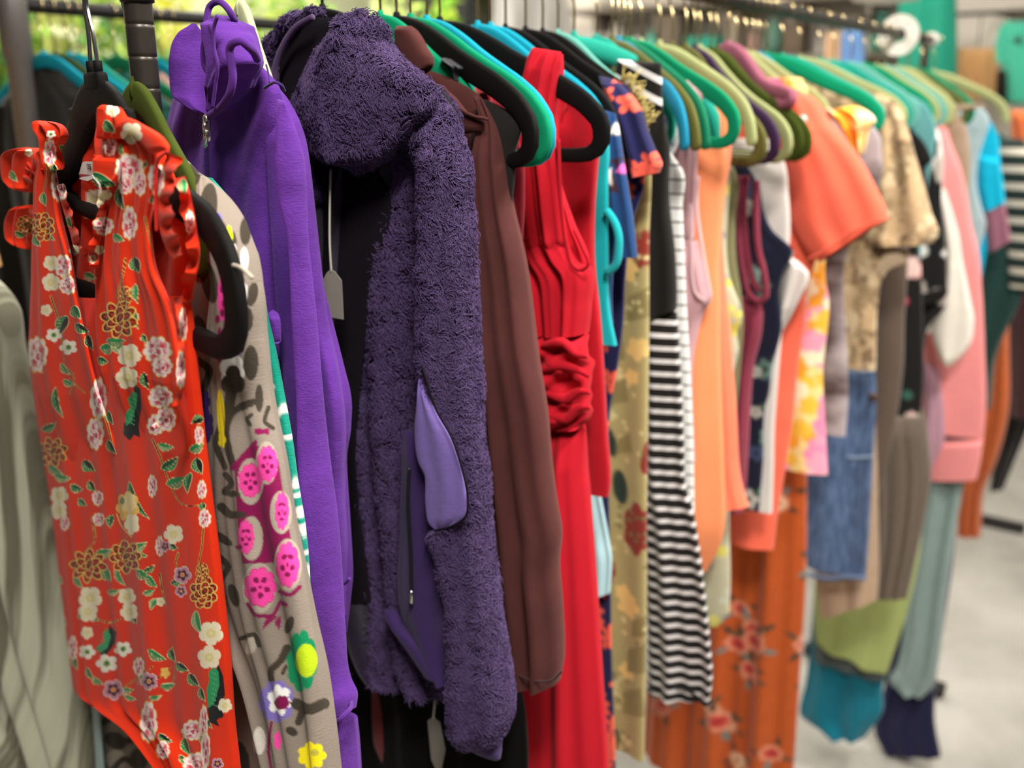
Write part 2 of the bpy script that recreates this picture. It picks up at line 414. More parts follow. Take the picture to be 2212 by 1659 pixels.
for x, y, L, w, a, k in ((237, 273, 34, 20, 50, 0), (263, 325, 26, 10, 80, 1), (311, 355, 18, 10, -60, 2), (224, 386, 58, 26, 25, 0), (256, 513, 26, 16, 30, 1), (263, 430, 50, 16, 75, 4), (333, 431, 20, 16, 60, 2), (341, 415, 20, 12, 70, 0),
        (398, 402, 34, 20, 80, 1), (195, 596, 24, 18, 20, 3), (137, 703, 44, 26, 110, 4), (166, 674, 32, 20, 60, 0), (177, 708, 34, 18, 30, 4), (195, 739, 34, 16, 70, 2), (141, 797, 30, 12, 50, 1), (148, 826, 26, 12, 20, 1), (128, 869, 66, 14, 75, 0),
        (105, 921, 34, 16, -25, 0), (239, 902, 30, 12, 70, 0), (242, 965, 34, 14, 60, 4), (232, 750, 32, 22, -10, 1), (258, 748, 44, 24, 60, 3), (250, 735, 40, 18, 0, 1), (222, 778, 24, 16, 20, 0), (315, 822, 36, 18, 75, 4), (313, 731, 20, 12, 60, 0),
        (295, 572, 34, 24, 70, 4), (295, 634, 40, 16, 85, 1), (296, 692, 34, 12, 85, 0), (358, 963, 34, 16, 10, 3), (366, 1000, 44, 22, -35, 0), (380, 1038, 44, 24, -20, 1), (409, 1043, 44, 16, 100, 0), (427, 909, 28, 18, 160, 4), (424, 965, 34, 20, -30, 1), (430, 1006, 36, 24, 70, 4),
        (119, 1014, 34, 16, 30, 1), (135, 1030, 36, 16, 10, 3), (192, 1006, 34, 22, 40, 4), (165, 1053, 28, 16, 20, 0), (199, 1050, 26, 16, 60, 4), (178, 1085, 22, 14, 40, 0), (300, 1080, 90, 16, 62, 0), (240, 1126, 28, 15, 100, 0), (300, 1178, 36, 18, -20, 3), (304, 1196, 30, 12, 20, 1), (224, 1192, 36, 20, -15, 3),
        (310, 1240, 36, 18, 30, 1), (328, 1255, 34, 16, 50, 1), (322, 1228, 26, 12, -30, 0), (260, 1245, 44, 12, 62, 1), (231, 1240, 34, 22, 60, 1), (170, 1255, 36, 12, 60, 1), (245, 1277, 26, 12, -10, 3), (321, 1278, 26, 12, -20, 3), (332, 1305, 26, 14, 120, 3), (176, 1330, 16, 12, 60, 4), (205, 1335, 16, 12, 30, 4), (291, 1338, 18, 12, 70, 4),
        (339, 1414, 44, 18, 30, 1), (373, 1415, 28, 14, 70, 4), (394, 1440, 30, 16, 30, 4), (300, 1443, 30, 14, 60, 1), (210, 1470, 28, 12, 30, 1), (195, 1455, 30, 10, 60, 0), (276, 1490, 22, 12, 0, 1), (281, 1506, 26, 10, 20, 1), (362, 1480, 32, 14, -10, 1), (335, 1505, 26, 10, -10, 1), (312, 1465, 30, 14, 50, 1),
        (357, 1594, 34, 16, 30, 4), (404, 1612, 40, 16, 70, 0), (430, 1345, 54, 18, 75, 3), (419, 1468, 34, 18, 50, 4), (438, 1500, 30, 12, 70, 4), (439, 1095, 18, 14, 90, 0), (375, 1180, 20, 12, 30, 4), (382, 1255, 28, 14, -20, 4), (445, 1290, 26, 12, 80, 1), (112, 340, 26, 12, 70, 1), (120, 365, 30, 14, 60, 0), (96, 430, 28, 14, 80, 1),
        (80, 520, 26, 14, 60, 0), (108, 510, 24, 12, 40, 1), (140, 320, 26, 14, 20, 1), (86, 795, 22, 12, 60, 0), (150, 480, 24, 12, 70, 1), (445, 1600, 40, 16, 80, 4), (450, 1560, 28, 12, 60, 0), (398, 1640, 26, 12, 40, 0), (128, 1250, 24, 14, 60, 1), (138, 1340, 24, 12, 70, 0), (164, 1430, 30, 12, 80, 0), (30, 380, 26, 12, 60, 1), (44, 505, 24, 12, 20, 0)): lf(c, x, y, L, w, a, k)
bigleaf(c, [(288, 845), (276, 862), (282, 880), (270, 895), (272, 920), (284, 912), (294, 880), (297, 850)], [(290, 830), (303, 840), (306, 880), (300, 915), (303, 945), (290, 940), (280, 952), (266, 938), (268, 915), (285, 890)])
bigleaf(c, [(462, 1440), (450, 1452), (452, 1470), (446, 1490), (450, 1530), (462, 1520), (474, 1480), (472, 1450)], [(470, 1430), (482, 1460), (486, 1500), (478, 1530), (484, 1548), (468, 1555), (474, 1570), (452, 1560), (448, 1530), (462, 1500)])
bigleaf(c, [(231, 1355), (222, 1370), (226, 1385), (206, 1400), (216, 1410), (232, 1400), (240, 1376)], [(236, 1350), (252, 1366), (248, 1390), (236, 1408), (226, 1420), (214, 1410), (232, 1385)])
for x, y, rx, ry, a in ((257, 690, 40, 40, .2), (112, 976, 34, 30, .5), (191, 1222, 40, 34, .1), (271, 1203, 34, 36, .7), (440, 1280, 30, 38, .4), (92, 490, 26, 34, .3), (270, 640, 14, 26, 1.2), (437, 1236, 14, 24, 1.4), (54, 486, 18, 22, .1)): lotus(c, x, y, rx, ry, a)
for x, y, rx, ry, a in ((279, 366, 30, 34, .2), (302, 396, 14, 26, .8), (271, 400, 16, 20, .1), (237, 318, 15, 18, .3), (338, 386, 18, 34, .5), (280, 482, 16, 36, .9), (223, 488, 22, 20, .1), (129, 400, 20, 34, .3), (136, 574, 20, 24, .2), (146, 616, 18, 20, .8), (80, 765, 22, 38, .5), (213, 862, 18, 44, .1),
        (206, 936, 18, 34, .7), (340, 756, 30, 28, .2), (350, 792, 22, 22, .6), (347, 858, 26, 24, .3), (336, 918, 18, 22, .9), (321, 1560, 18, 44, .2), (352, 1620, 14, 20, .2), (415, 1578, 22, 22, .3), (422, 1650, 26, 24, .8), (440, 1560, 9, 36, .4), (442, 1120, 13, 20, .4), (329, 1050, 10, 24, .2), (211, 1076, 12, 16, .1), (213, 1122, 13, 14, .6),
        (430, 940, 10, 20, .1), (108, 330, 14, 30, .4), (396, 700, 9, 36, .3), (390, 800, 10, 40, .2), (358, 905, 22, 26, .5), (436, 1058, 10, 20, .8), (410, 480, 10, 26, .3), (300, 1440, 12, 20, .2), (157, 1400, 10, 26, .2), (345, 1180, 9, 22, .2), (140, 1130, 10, 16, .1), (444, 1620, 10, 40, .1)): peony(c, x, y, rx, ry, a)
for x, y, r, a in ((243, 238, 15, .2), (284, 288, 24, .4), (110, 568, 17, .3), (110, 610, 20, .9), (279, 768, 26, .1), (274, 816, 25, .7), (128, 1070, 20, .2), (126, 1102, 20, .6), (195, 1292, 26, .3), (190, 1322, 22, .8), (274, 1289, 20, .2), (279, 1322, 20, .5), (456, 1368, 27, .3), (452, 1420, 26, .9), (486, 1524, 16, .3), (100, 670, 13, .1), (188, 1367, 14, .4), (375, 1154, 22, .5), (160, 540, 12, .4),
        (215, 540, 11, .4), (200, 560, 10, .2), (347, 1300, 10, .1), (62, 330, 9, .2), (230, 420, 12, .1), (190, 460, 14, .7), (205, 430, 22, .2)): blossom(c, x, y, r, a)
for x, y, r, a in ((116, 724, 18, .2), (148, 750, 20, .5), (188, 1408, 19, .1), (231, 1433, 24, .6), (266, 1402, 20, .3), (110, 290, 11, .3)): dogwood(c, x, y, r, a)
for x, y, r, a in ((245, 1490, 21, .2), (322, 1472, 18, .5), (394, 1242, 18, .1), (357, 1180, 11, .4), (391, 1277, 12, .3), (470, 1650, 12, .2)): anem(c, x, y, r, a)
c.rad(276, 1094, 26, 34, 7, YEL, .3, .25); c.rad(278, 1086, 18, 24, 6, 'f7dd9a', .3, .25); c.rad(285, 1132, 17, 24, 5, 'f8ecc8', .5, .25); c.ell(264, 1082, 5, 8, OLV); c.stroke([(252, 1110), (262, 1135), (284, 1160)], 3, YEL)
c.rad(357, 1453, 11, 13, 5, YEL, .2, .3)

# ------------------------------------------------------------------ the grey suzani print
TAN, DBR, PK, MG, PUR, WH, GR2, LIM, YL2 = '887c70', '3d362c', 'e8449a', '7d1248', '7d6cb4', 'efebe6', '0b7a4e', 'a9c21a', 'e8d41c'
SZ = Canvas(100, 250, 760, 1760, TAN, 1.0)
c = SZ
def sflower(x, y, rx, ry, a=0.0):
    c.rad(x, y, rx * 1.06, ry * 1.06, 9, 'b8306e', a, .16, .5); c.rad(x, y, rx, ry, 9, PK, a, .16, .5)
    for k in range(5):
        t = a + .3 + k * 2 * PI / 5; c.ell(x + rx * .44 * math.cos(t), y + ry * .44 * math.sin(t), rx * .21, ry * .14, MG, t)
    c.ell(x, y, rx * .1, ry * .1, MG)
for x, y, rx, ry, a in ((449, 451, 20, 56, .1), (421, 497, 15, 36, -.3), (433, 721, 16, 40, -.2), (442, 1130, 16, 30, 0), (542, 784, 16, 38, 0), (545, 636, 12, 26, .2), (480, 1163, 26, 9, .6), (505, 1286, 11, 26, -.3), (470, 1330, 14, 50, .2), (430, 1000, 14, 34, .1), (455, 1420, 18, 30, .3), (505, 540, 7, 40, 0), (480, 1560, 16, 44, .3), (440, 1640, 22, 30, .2), (520, 1640, 18, 40, -.2), (250, 1600, 26, 18, .4), (300, 1640, 20, 24, 0)): c.ell(x, y, rx, ry, DBR, a)
c.rad(433, 868, 22, 34, 8, '3a2368', 0, .2, .5); c.rad(442, 920, 20, 40, 8, '3a2368', .3, .2, .5); c.rad(395, 420, 16, 24, 6, '8a8078', 0, .2); c.ell(410, 380, 22, 26, DBR); c.ell(350, 340, 20, 16, 'd8d2c6')
c.poly([(474, 572), (508, 568), (506, 582), (474, 582)], MG); c.rad(484, 642, 15, 54, 9, PK, 0, .14, .5)
c.ell(452, 610, 17, 46, DBR, -.2); c.ell(520, 720, 9, 22, DBR, .2); c.stroke([(484, 905), (468, 960), (486, 1010)], 20, DBR, 12); c.stroke([(430, 780), (452, 800), (440, 840)], 16, DBR); c.ell(560, 860, 9, 30, DBR); c.stroke([(580, 880), (572, 910), (590, 925)], 9, DBR); c.ell(545, 1390, 12, 26, 'b3a898', .4); c.stroke([(520, 1380), (548, 1370), (560, 1395)], 10, DBR); c.stroke([(470, 1200), (492, 1225), (478, 1250)], 14, DBR); c.ell(625, 1350, 9, 20, DBR, .3)
c.rad(494, 512, 9, 26, 5, 'e3f016', 0, .15); c.rad(470, 470, 10, 12, 6, PUR, 0, .2)
for x, y in ((480, 625), (494, 640), (484, 656), (480, 676), (490, 610)): c.ell(x, y, 5, 9, MG)
c.ell(474, 745, 6, 40, MG); c.ell(470, 690, 5, 10, MG); c.ell(522, 644, 12, 36, WH, .1); c.ell(535, 690, 12, 26, DBR); c.ell(528, 560, 9, 26, 'ded8d0'); c.ell(530, 500, 12, 30, DBR); c.ell(506, 540, 6, 14, 'ded8d0')
c.rad(501, 800, 28, 38, 6, WH, .3, .2); c.rad(506, 754, 20, 16, 7, PUR, 0, .2, .5)
c.rad(503, 822, 28, 34, 3, DBR, -PI / 2, .35); c.stroke([(500, 840), (494, 890), (492, 960), (505, 1010)], 26, DBR, 14); c.stroke([(500, 900), (520, 880), (548, 868)], 20, DBR, 16); c.ell(520, 932, 24, 44, TAN, .1); c.stroke([(543, 896), (534, 905), (540, 918)], 9, DBR)
c.ell(477, 895, 8, 54, YL2, -.05); c.rad(480, 950, 9, 18, 5, YL2); c.poly([(550, 926), (582, 926), (582, 938), (550, 938)], MG); c.stroke([(500, 1012), (525, 985), (552, 955)], 9, MG)
c.poly([(506, 1000), (520, 985), (552, 960), (600, 985), (628, 1165), (592, 1216), (524, 1218), (512, 1120)], MG)
for x, y, rx, ry in ((541, 1040, 28, 50), (576, 1000, 24, 46), (543, 1163, 25, 48), (607, 1107, 24, 46), (560, 1270, 36, 54), (622, 1220, 30, 56)): c.ell(x, y, rx, ry, 'a89c8c')
for q in ((541, 1038, 25, 36), (578, 1002, 22, 38), (531, 1160, 18, 36), (609, 1104, 15, 40), (562, 1268, 34, 42), (621, 1220, 25, 48)): sflower(*q)
c.stroke([(535, 1305), (555, 1330), (585, 1330), (606, 1300)], 8, MG); c.leaf(600, 1330, 566, 1362, 12, MG, MG); c.leaf(605, 1330, 604, 1362, 12, MG, MG); c.stroke([(604, 1278), (625, 1285), (648, 1268)], 9, MG); c.ell(614, 1305, 9, 5, MG, .5); c.ell(516, 1182, 8, 5, MG)
c.stroke([(487, 1025), (500, 1045), (485, 1062), (512, 1068)], 13, DBR); c.stroke([(478, 1095), (500, 1112), (524, 1112)], 20, DBR, 14)
c.rad(652, 1428, 34, 68, 8, GR2, .2, .18, .5); c.ell(662, 1427, 24, 36, LIM)
c.stroke([(620, 1400), (604, 1430), (585, 1450), (590, 1490)], 18, DBR, 12); c.ell(612, 1450, 10, 16, TAN); c.stroke([(618, 1440), (610, 1455)], 8, DBR)
c.rad(598, 1515, 40, 46, 9, PUR, .1, .16, .5); c.rad(604, 1512, 27, 34, 6, WH, .3, .3); c.rad(609, 1518, 17, 16, 6, MG, 0, .1)
c.stroke([(640, 1520), (665, 1532), (700, 1520)], 24, DBR); c.stroke([(645, 1560), (655, 1530)], 16, DBR); c.rad(674, 1632, 32, 30, 7, YL2, 0, .22); c.ell(680, 1626, 9, 8, 'b3a83a'); c.ell(630, 1580, 14, 9, DBR, .5); c.rad(600, 1600, 9, 22, 5, PK); c.stroke([(586, 1560), (580, 1620), (590, 1680)], 6, MG); c.ell(560, 1600, 14, 30, 'c9c1b6')
c.stroke([(225, 1560), (260, 1535), (300, 1560), (280, 1600)], 16, DBR); c.rad(335, 1640, 12, 40, 6, YL2); c.rad(350, 1600, 16, 30, 6, '1c7a40'); c.rad(310, 1590, 14, 26, 6, PUR); c.ell(250, 1640, 22, 20, 'b3a796'); c.stroke([(230, 1680), (270, 1640), (320, 1690)], 14, DBR)

# ------------------------------------------------------------------ smaller prints, in metres on the cloth (u, z)
def scatter(base, w, n, seed, fn, res=.0022, z0=0.1, z1=H + .12):
    cv = Canvas(-w, z0, w, z1, base, res, False); r = np.random.RandomState(seed)
    for k in range(n): fn(cv, r.uniform(-w, w), r.uniform(z0, z1), r, k)
    return cv
def f_coral(cv, x, y, r, k):
    s = r.uniform(.010, .016); a = r.uniform(0, 6)
    for q in range(5):
        t = a + q * 2 * PI / 5; cv.ell(x + s * .62 * math.cos(t), y + s * .62 * math.sin(t), s * .46, s * .32, 'f2634c', t)
    cv.ell(x, y, s * .3, s * .3, 'f2634c'); cv.ell(x, y, s * .1, s * .1, '1d1c4a')
CV_CORAL = scatter('1d1c4a', .42, 1750, 3, f_coral, .0015, .3)
def f_tan(cv, x, y, r, k):
    q = [0, 1, 4, 5, 2, 4, 3, 5, 4, 3, 4][k % 11]; s = r.uniform(.010, .024)
    if q == 0: cv.rad(x, y, s, s * 1.8, 6, '8a3326', r.uniform(0, 3), .2)
    elif q == 1: cv.rad(x, y, s * .8, s * .8, 5, 'e8c276', r.uniform(0, 3), .3)
    elif q == 2: cv.ell(x, y, s * .5, s * 1.2, '2c3a30', r.uniform(-.4, .4))
    elif q == 3: cv.poly([(x - s, y - s), (x + s, y - s * .4), (x + s * .6, y + s * 2), (x - s, y + s)], '8b7d4e')
    else:
        for _ in range(8): cv.ell(x + r.uniform(-s, s), y + r.uniform(-s, s) * 1.5, .003, .003, ['d9c98e', '7a6d45'][q % 2])
CV_TAN = scatter('ab9c68', .3, 1000, 5, f_tan)
def f_navyg(cv, x, y, r, k):
    s = r.uniform(.007, .016); a = r.uniform(0, 6); P = [(x + s * math.cos(a + q * 2.1), y + s * math.sin(a + q * 2.1)) for q in range(3)]
    cv.poly(P, ['efe6dc', '1b4070', '24345f', '3a2430', 'a81f74', '1f4a7d', 'f06ac0', '1a3f6e'][k % 8])
CV_NAVY = scatter('1b4070', .42, 620, 9, f_navyg, .002, .9)
def f_dark(cv, x, y, r, k):
    s = r.uniform(.01, .022); cv.rad(x, y, s, s, 5, ['8fa79f', '5f7a70', '3f4a6a', 'c9c4b8'][k % 4], r.uniform(0, 3), .35); cv.ell(x, y, s * .25, s * .25, '20232f'); cv.ell(x + s, y + s, s * .5, s * .25, '4a6a52', r.uniform(0, 3))
CV_DARK = scatter('191b30', .3, 330, 11, f_dark, .0025, .5)
def f_yel(cv, x, y, r, k): cv.rad(x, y, r.uniform(.006, .014), r.uniform(.006, .014), 5, ['d9cf5e', '8f908e', 'c8c7b0', 'e6dc74'][k % 4], r.uniform(0, 3), .35)
CV_YEL = scatter('bdb99b', .3, 1100, 13, f_yel, .0025, .5)
def f_tie(cv, x, y, r, k): cv.rad(x, y, r.uniform(.012, .03), r.uniform(.012, .034), 5, ['f7a62c', 'f28db0', 'f9e6c0', 'f5bf3e', 'f4a3b9'][k % 5], r.uniform(0, 3), .3)
CV_TIE = scatter('f6d98e', .35, 900, 17, f_tie, .003, .7)
def f_rust(cv, x, y, r, k):
    s = r.uniform(.022, .032); a = r.uniform(0, 6)
    for q in range(4): cv.ell(x + s * 1.3 * math.cos(a + q * 1.5), y + s * 1.3 * math.sin(a + q * 1.5), s * .5, s * .22, ['4a3a28', '6e7a72', '5b4630'][q % 3], a + q * 1.5)
    cv.rad(x, y, s, s * .9, 7, 'd98a6a', a, .2); cv.rad(x, y, s * .7, s * .6, 6, ['c2453a', 'e6c9a0'][k % 4 == 3], a + .4, .25); cv.rad(x, y, s * .35, s * .3, 5, '9c2a28', a, .3)
CV_RUST = scatter('b4501c', .4, 130, 19, f_rust, .003, .2)
def f_snake(cv, x, y, r, k):
    s = r.uniform(.006, .013); a = r.uniform(-.4, .4) + x * 4
    cv.rad(x, y, s * 1.3, s * 1.9, 4, ['c4a67e', '7d6449', 'd2ba94', '97805f', 'bd9f78'][k % 5], a, .3, 1, .15)
    if k % 4 == 0: cv.stroke([(x - s, y), (x, y + s * 1.4), (x + s, y)], s * .3, '6a523a')
CV_SNAKE = scatter('b59a76', .4, 3600, 23, f_snake, .003, .9)
def f_bflor(cv, x, y, r, k): s = r.uniform(.012, .024); cv.rad(x, y, s, s, 6, ['d0556a', 'e08a8a', '3f6a5a', 'c9803a', 'e9c6bd'][k % 5], r.uniform(0, 3), .3)
CV_BFLOR = scatter('1b1918', .35, 150, 29, f_bflor, .003, .7)
def f_bw(cv, x, y, r, k): cv.rad(x, y, r.uniform(.01, .03), r.uniform(.01, .04), 4, ['d8d2ca', '1a1817', 'b9ada2', 'ece8e0'][k % 4], r.uniform(0, 3), .3, 1, .2)
CV_BW = scatter('1d1b1a', .35, 330, 31, f_bw, .003, .8)
def f_teal(cv, x, y, r, k): pass
CV_TEAL = Canvas(-.3, .5, .3, H + .1, '0f8f78', .0012, False)
r_ = np.random.RandomState(37)
for k in range(26):                           # ikat bands: rows of triangles and chevrons
    z = .5 + k * .05
    CV_TEAL.poly([(-.3, z), (.3, z), (.3, z + .004), (-.3, z + .004)], 'e9eee2')
    for q in range(40):
        u = -.3 + q * .016; w = .006
        if k % 3 == 0: CV_TEAL.poly([(u, z + .008), (u + .014, z + .008), (u + .007, z + .04)], 'e6ebdd'); CV_TEAL.poly([(u + .004, z + .012), (u + .010, z + .012), (u + .007, z + .026)], '12967e')
        elif k % 3 == 1: CV_TEAL.stroke([(u, z + .008), (u + .016, z + .044)], .0042, 'e6ebdd')
        else: CV_TEAL.stroke([(u, z + .01), (u + .008, z + .026), (u + .016, z + .01)], .004, 'e6ebdd'); CV_TEAL.ell(u + .008, z + .038, .004, .005, 'e6ebdd')
# ------------------------------------------------------------------ garments
def mirror(mb, pl):
    m = MB(); V = np.concatenate(mb.v); d = (V - pl.p0) @ pl.u
    V = V - 2 * d[:, None] * pl.u
    return m.add(V, [tuple(reversed(f)) for f in mb.f], np.concatenate(mb.uv), np.concatenate(mb.c))
def root(name, label, cat, mb, mat, group=None, painted=False):
    o = build(mb, name, mat, painted=painted); return tag(o, label, cat, group)
def part(name, mb, mat, parent, label=None, painted=False, **k):
    return tag(build(mb, name, mat, parent, painted=painted, **k), label)
def sleeves(mb, pl, mat, parent, name='sleeve', painted=False):
    part(name, mb, mat, parent, painted=painted); part(name, mirror(mb, pl), mat, parent, painted=painted)
def curve(pl, pts, r, off=0.0, n=40, seg=8, mb=None):
    offs = off if hasattr(off, '__len__') else [off] * len(pts)
    return tube([pl.pt(x, y, o) for (x, y), o in zip(pts, offs)], r, seg, mb, n)

# ---- 1 red floral wrap dress (hangs lowest and nearest)
XF = 0.472; pF = Pl(XF, -15)
m_fl = fabric('red_floral_crepe', RED, painted=True, rough=.75, var=.08, vscale=9, weave=1400, bump=.15, sheen=.05)
def FLs(st, **k):
    k.setdefault('canvas', FL); return loft(pF, st, **k)
skirt = FLs([(74, 640, 408, 640), (65, 740, 410, 740), (80, 900, 424, 905), (105, 1060, 440, 1060), (125, 1250, 462, 1270), (142, 1400, 478, 1440), (152, 1482, 486, 1560), (240, 1530, 498, 1680), (330, 1600, 506, 1800)], t=.010, rows=430, seg=760, off=.004,
    folds=[(.0045, 2.2, .4, .8, .5), (.0035, 5.1, 1.2, -.9, .7), (.0022, 9, 0, 1.1, .6)], wr=.0016, seed=4, exp=.45)
dress = root('floral_dress', 'red dress printed with cream and pink flowers on the black hanger at the left end', 'dress', skirt, m_fl, painted=True)
bk = FLs([(118, 292, 330, 292), (100, 400, 370, 380), (90, 520, 400, 520), (72, 640, 408, 650)], t=.002, rows=150, seg=280, off=.012, folds=[(.002, 9, .3, .6, 0), (.0015, 4, 1, .3, 0)], exp=.5)
part('back_panel', bk, m_fl, dress, painted=True)
fr = FLs([(216, 232, 258, 236), (212, 285, 300, 270), (216, 330, 352, 325), (236, 420, 345, 420), (226, 500, 338, 500), (216, 560, 350, 580), (213, 640, 380, 650), (211, 720, 398, 740), (216, 800, 400, 830), (232, 900, 398, 930), (252, 1000, 392, 1010)],
    t=.004, rows=330, seg=420, off=-.009, folds=[(.003, 1.6, .2, .5, .3), (.002, 4.2, 1.9, 1.1, .4), (.0012, 8, .5, -.8, .4)], wr=.001, seed=6, exp=.5, offs=[-.006, -.010, -.010, -.010, -.010, -.009, -.007, .001, .008])
part('front_panel', fr, m_fl, dress, painted=True)
fl2 = FLs([(100, 322, 112, 322), (82, 370, 128, 400), (78, 450, 142, 480), (74, 540, 163, 545), (72, 620, 180, 630), (66, 720, 200, 720), (70, 800, 214, 800), (84, 900, 234, 900), (96, 1000, 252, 1000), (108, 1060, 262, 1060)],
    t=.004, rows=330, seg=380, folds=[(.003, 1.4, 1.0, .5, .2), (.002, 3.6, .4, 1.1, .4)], wr=.001, seed=8, exp=.5, offs=[-.010, -.012, -.013, -.013, -.012, -.009, -.003, .006])
part('front_panel', fl2, m_fl, dress, painted=True)
# standing collar and ruffles
col = FLs([(218, 226, 258, 232), (214, 246, 268, 252), (213, 268, 275, 268), (214, 300, 262, 300)], t=.004, rows=150, seg=260, off=-.016, folds=[(.002, 3, .5, 1, 0)], capb=True)
part('collar', col, m_fl, dress, painted=True)
col = FLs([(78, 260, 100, 262), (74, 280, 128, 270), (88, 300, 140, 292), (98, 330, 122, 330), (104, 370, 134, 366)], t=.004, rows=150, seg=260, off=-.016, folds=[(.003, 2.4, .5, 2, 0)], capb=True)
part('collar', col, m_fl, dress, painted=True)
flap = FLs([(198, 334, 244, 344), (200, 352, 250, 366), (206, 370, 252, 384), (226, 390, 250, 398)], t=.003, rows=120, seg=240, off=-.022, folds=[(.004, 1.3, .3, 2.5, 0)], capb=True)
part('ruffle', flap, m_fl, dress, painted=True)
def ruffle(P, wpx, off, seed, amp=.006):
    P = interp(np.array(P, float), 220); T = np.gradient(P, axis=0); T /= np.linalg.norm(T, axis=1)[:, None]; r = np.random.RandomState(seed)
    w = wpx * (1 + .16 * np.sin(np.arange(220) * .105 + seed) + .06 * np.sin(np.arange(220) * .255)); V = []; F = []; cc = []
    ns = 40
    for i in range(220):
        N = np.array([-T[i, 1], T[i, 0]])
        for j in range(ns):
            q = P[i] + N * w[i] * (j / (ns - 1)); V.append(pF.pt(q[0], q[1], off + amp * (j / (ns - 1)) * math.sin(i * .127 + seed) - .004 * (j / (ns - 1)))); cc.append(q)
    F = gridfaces(220, ns, False); mb = MB(); V = np.array(V)
    return mb.add(V, F, np.array(cc) / 2200, FL.sample(np.array(cc)))
for P, w, off, sd in (([(362, 330), (346, 380), (340, 440), (352, 520), (372, 560)], -30, -.014, 1), ([(400, 380), (416, 440), (426, 500), (432, 545), (424, 600), (410, 660)], 26, .004, 2),
                      ([(240, 400), (236, 430), (226, 480), (216, 530), (214, 580)], 22, -.014, 3), ([(88, 322), (70, 335), (50, 345), (30, 380)], -38, -.006, 4), ([(84, 430), (62, 450), (44, 470), (40, 510), (70, 530)], -20, -.008, 5),
                      ([(122, 400), (138, 460), (150, 500), (166, 545), (190, 560)], -16, -.015, 6), ([(392, 640), (398, 720), (400, 800), (388, 870), (360, 910), (330, 932)], 14, -.018, 7)):
    part('ruffle', ruffle(P, w, off, sd), m_fl, dress, painted=True)
sl = FLs([(48, 318, 84, 322), (14, 340, 92, 350), (18, 380, 90, 384), (50, 412, 84, 416)], t=.010, rows=150, seg=260, off=-.002, folds=[(.004, 2.5, .3, 2, 0)], capb=True); part('sleeve', sl, m_fl, dress, painted=True)
sl = FLs([(40, 446, 88, 440), (24, 480, 90, 470), (26, 510, 86, 512), (60, 536, 84, 540)], t=.009, rows=150, seg=260, off=-.004, folds=[(.004, 2.5, 1.3, 2, 0)], capb=True); part('sleeve', sl, m_fl, dress, painted=True)
part('neck_binding', curve(pF, [(362, 326), (340, 350), (336, 420), (338, 500)], .0012, -.016), fabric('red_binding', 'd41f10'), dress)
part('shoulder_yoke', FLs([(258, 262, 276, 252), (262, 280, 305, 268), (300, 300, 352, 300), (330, 334, 366, 322)], t=.004, rows=150, seg=260, off=-.015, capb=True), m_fl, dress, painted=True)
# the sewn-in label and the barb that held a tag
m_lab = plain('label_satin', 'f4efe6', .5, var=.03); m_red_band = plain('label_band', 'b03a44', .6)
lb = part('brand_label', plate(pF, [(182, 349), (206, 349), (206, 379), (171, 377), (178, 352)], .0006, .006), m_lab, dress, 'white woven neck label with black letters', smooth=False)
part('size_label', plate(pF, [(171, 386), (180, 380), (200, 378), (204, 384), (190, 391), (176, 388)], .0005, .004), plain('label_white', 'fbf9f4', .5), lb, smooth=False)
part('label_band', plate(pF, [(172, 376), (198, 378), (192, 381), (172, 383)], .0005, .004), m_red_band, lb, smooth=False)
def text_obj(txt, pl, x, y, size, mat, parent, off):
    cu = bpy.data.curves.new('lettering', 'FONT'); cu.body = txt; cu.size = size; cu.extrude = .0001; cu.align_x = 'CENTER'
    tmp = bpy.data.objects.new('tmp', cu); COL.objects.link(tmp); dg = bpy.context.evaluated_depsgraph_get(); me = bpy.data.meshes.new_from_object(tmp.evaluated_get(dg)); bpy.data.objects.remove(tmp)
    o = bpy.data.objects.new('lettering', me); me.materials.clear(); me.materials.append(mat)
    M = Matrix([[pl.u[0], 0, pl.n[0], 0], [pl.u[1], 0, pl.n[1], 0], [0, 1, 0, 0], [0, 0, 0, 1]])
    # text x -> u (near side reads rightwards), y -> z, its depth -> away
    P = pl.pt(x, y, off); b = BASE[parent_root(parent).name]
    me.transform(Matrix.Translation(Vector(P - b)) @ M); link(o, parent); return o
m_ink = plain('ink', '24201c', .7)
text_obj('OSE', pF, 193, 366, .0068, m_ink, lb, .0050)
part('tag_barb', curve(pF, [(203, 384), (212, 394), (217, 404), (219, 430), (219, 452)], .0009, -.013), plain('clear_plastic', 'e9dcd6', .25), dress, 'clear plastic tag barb')

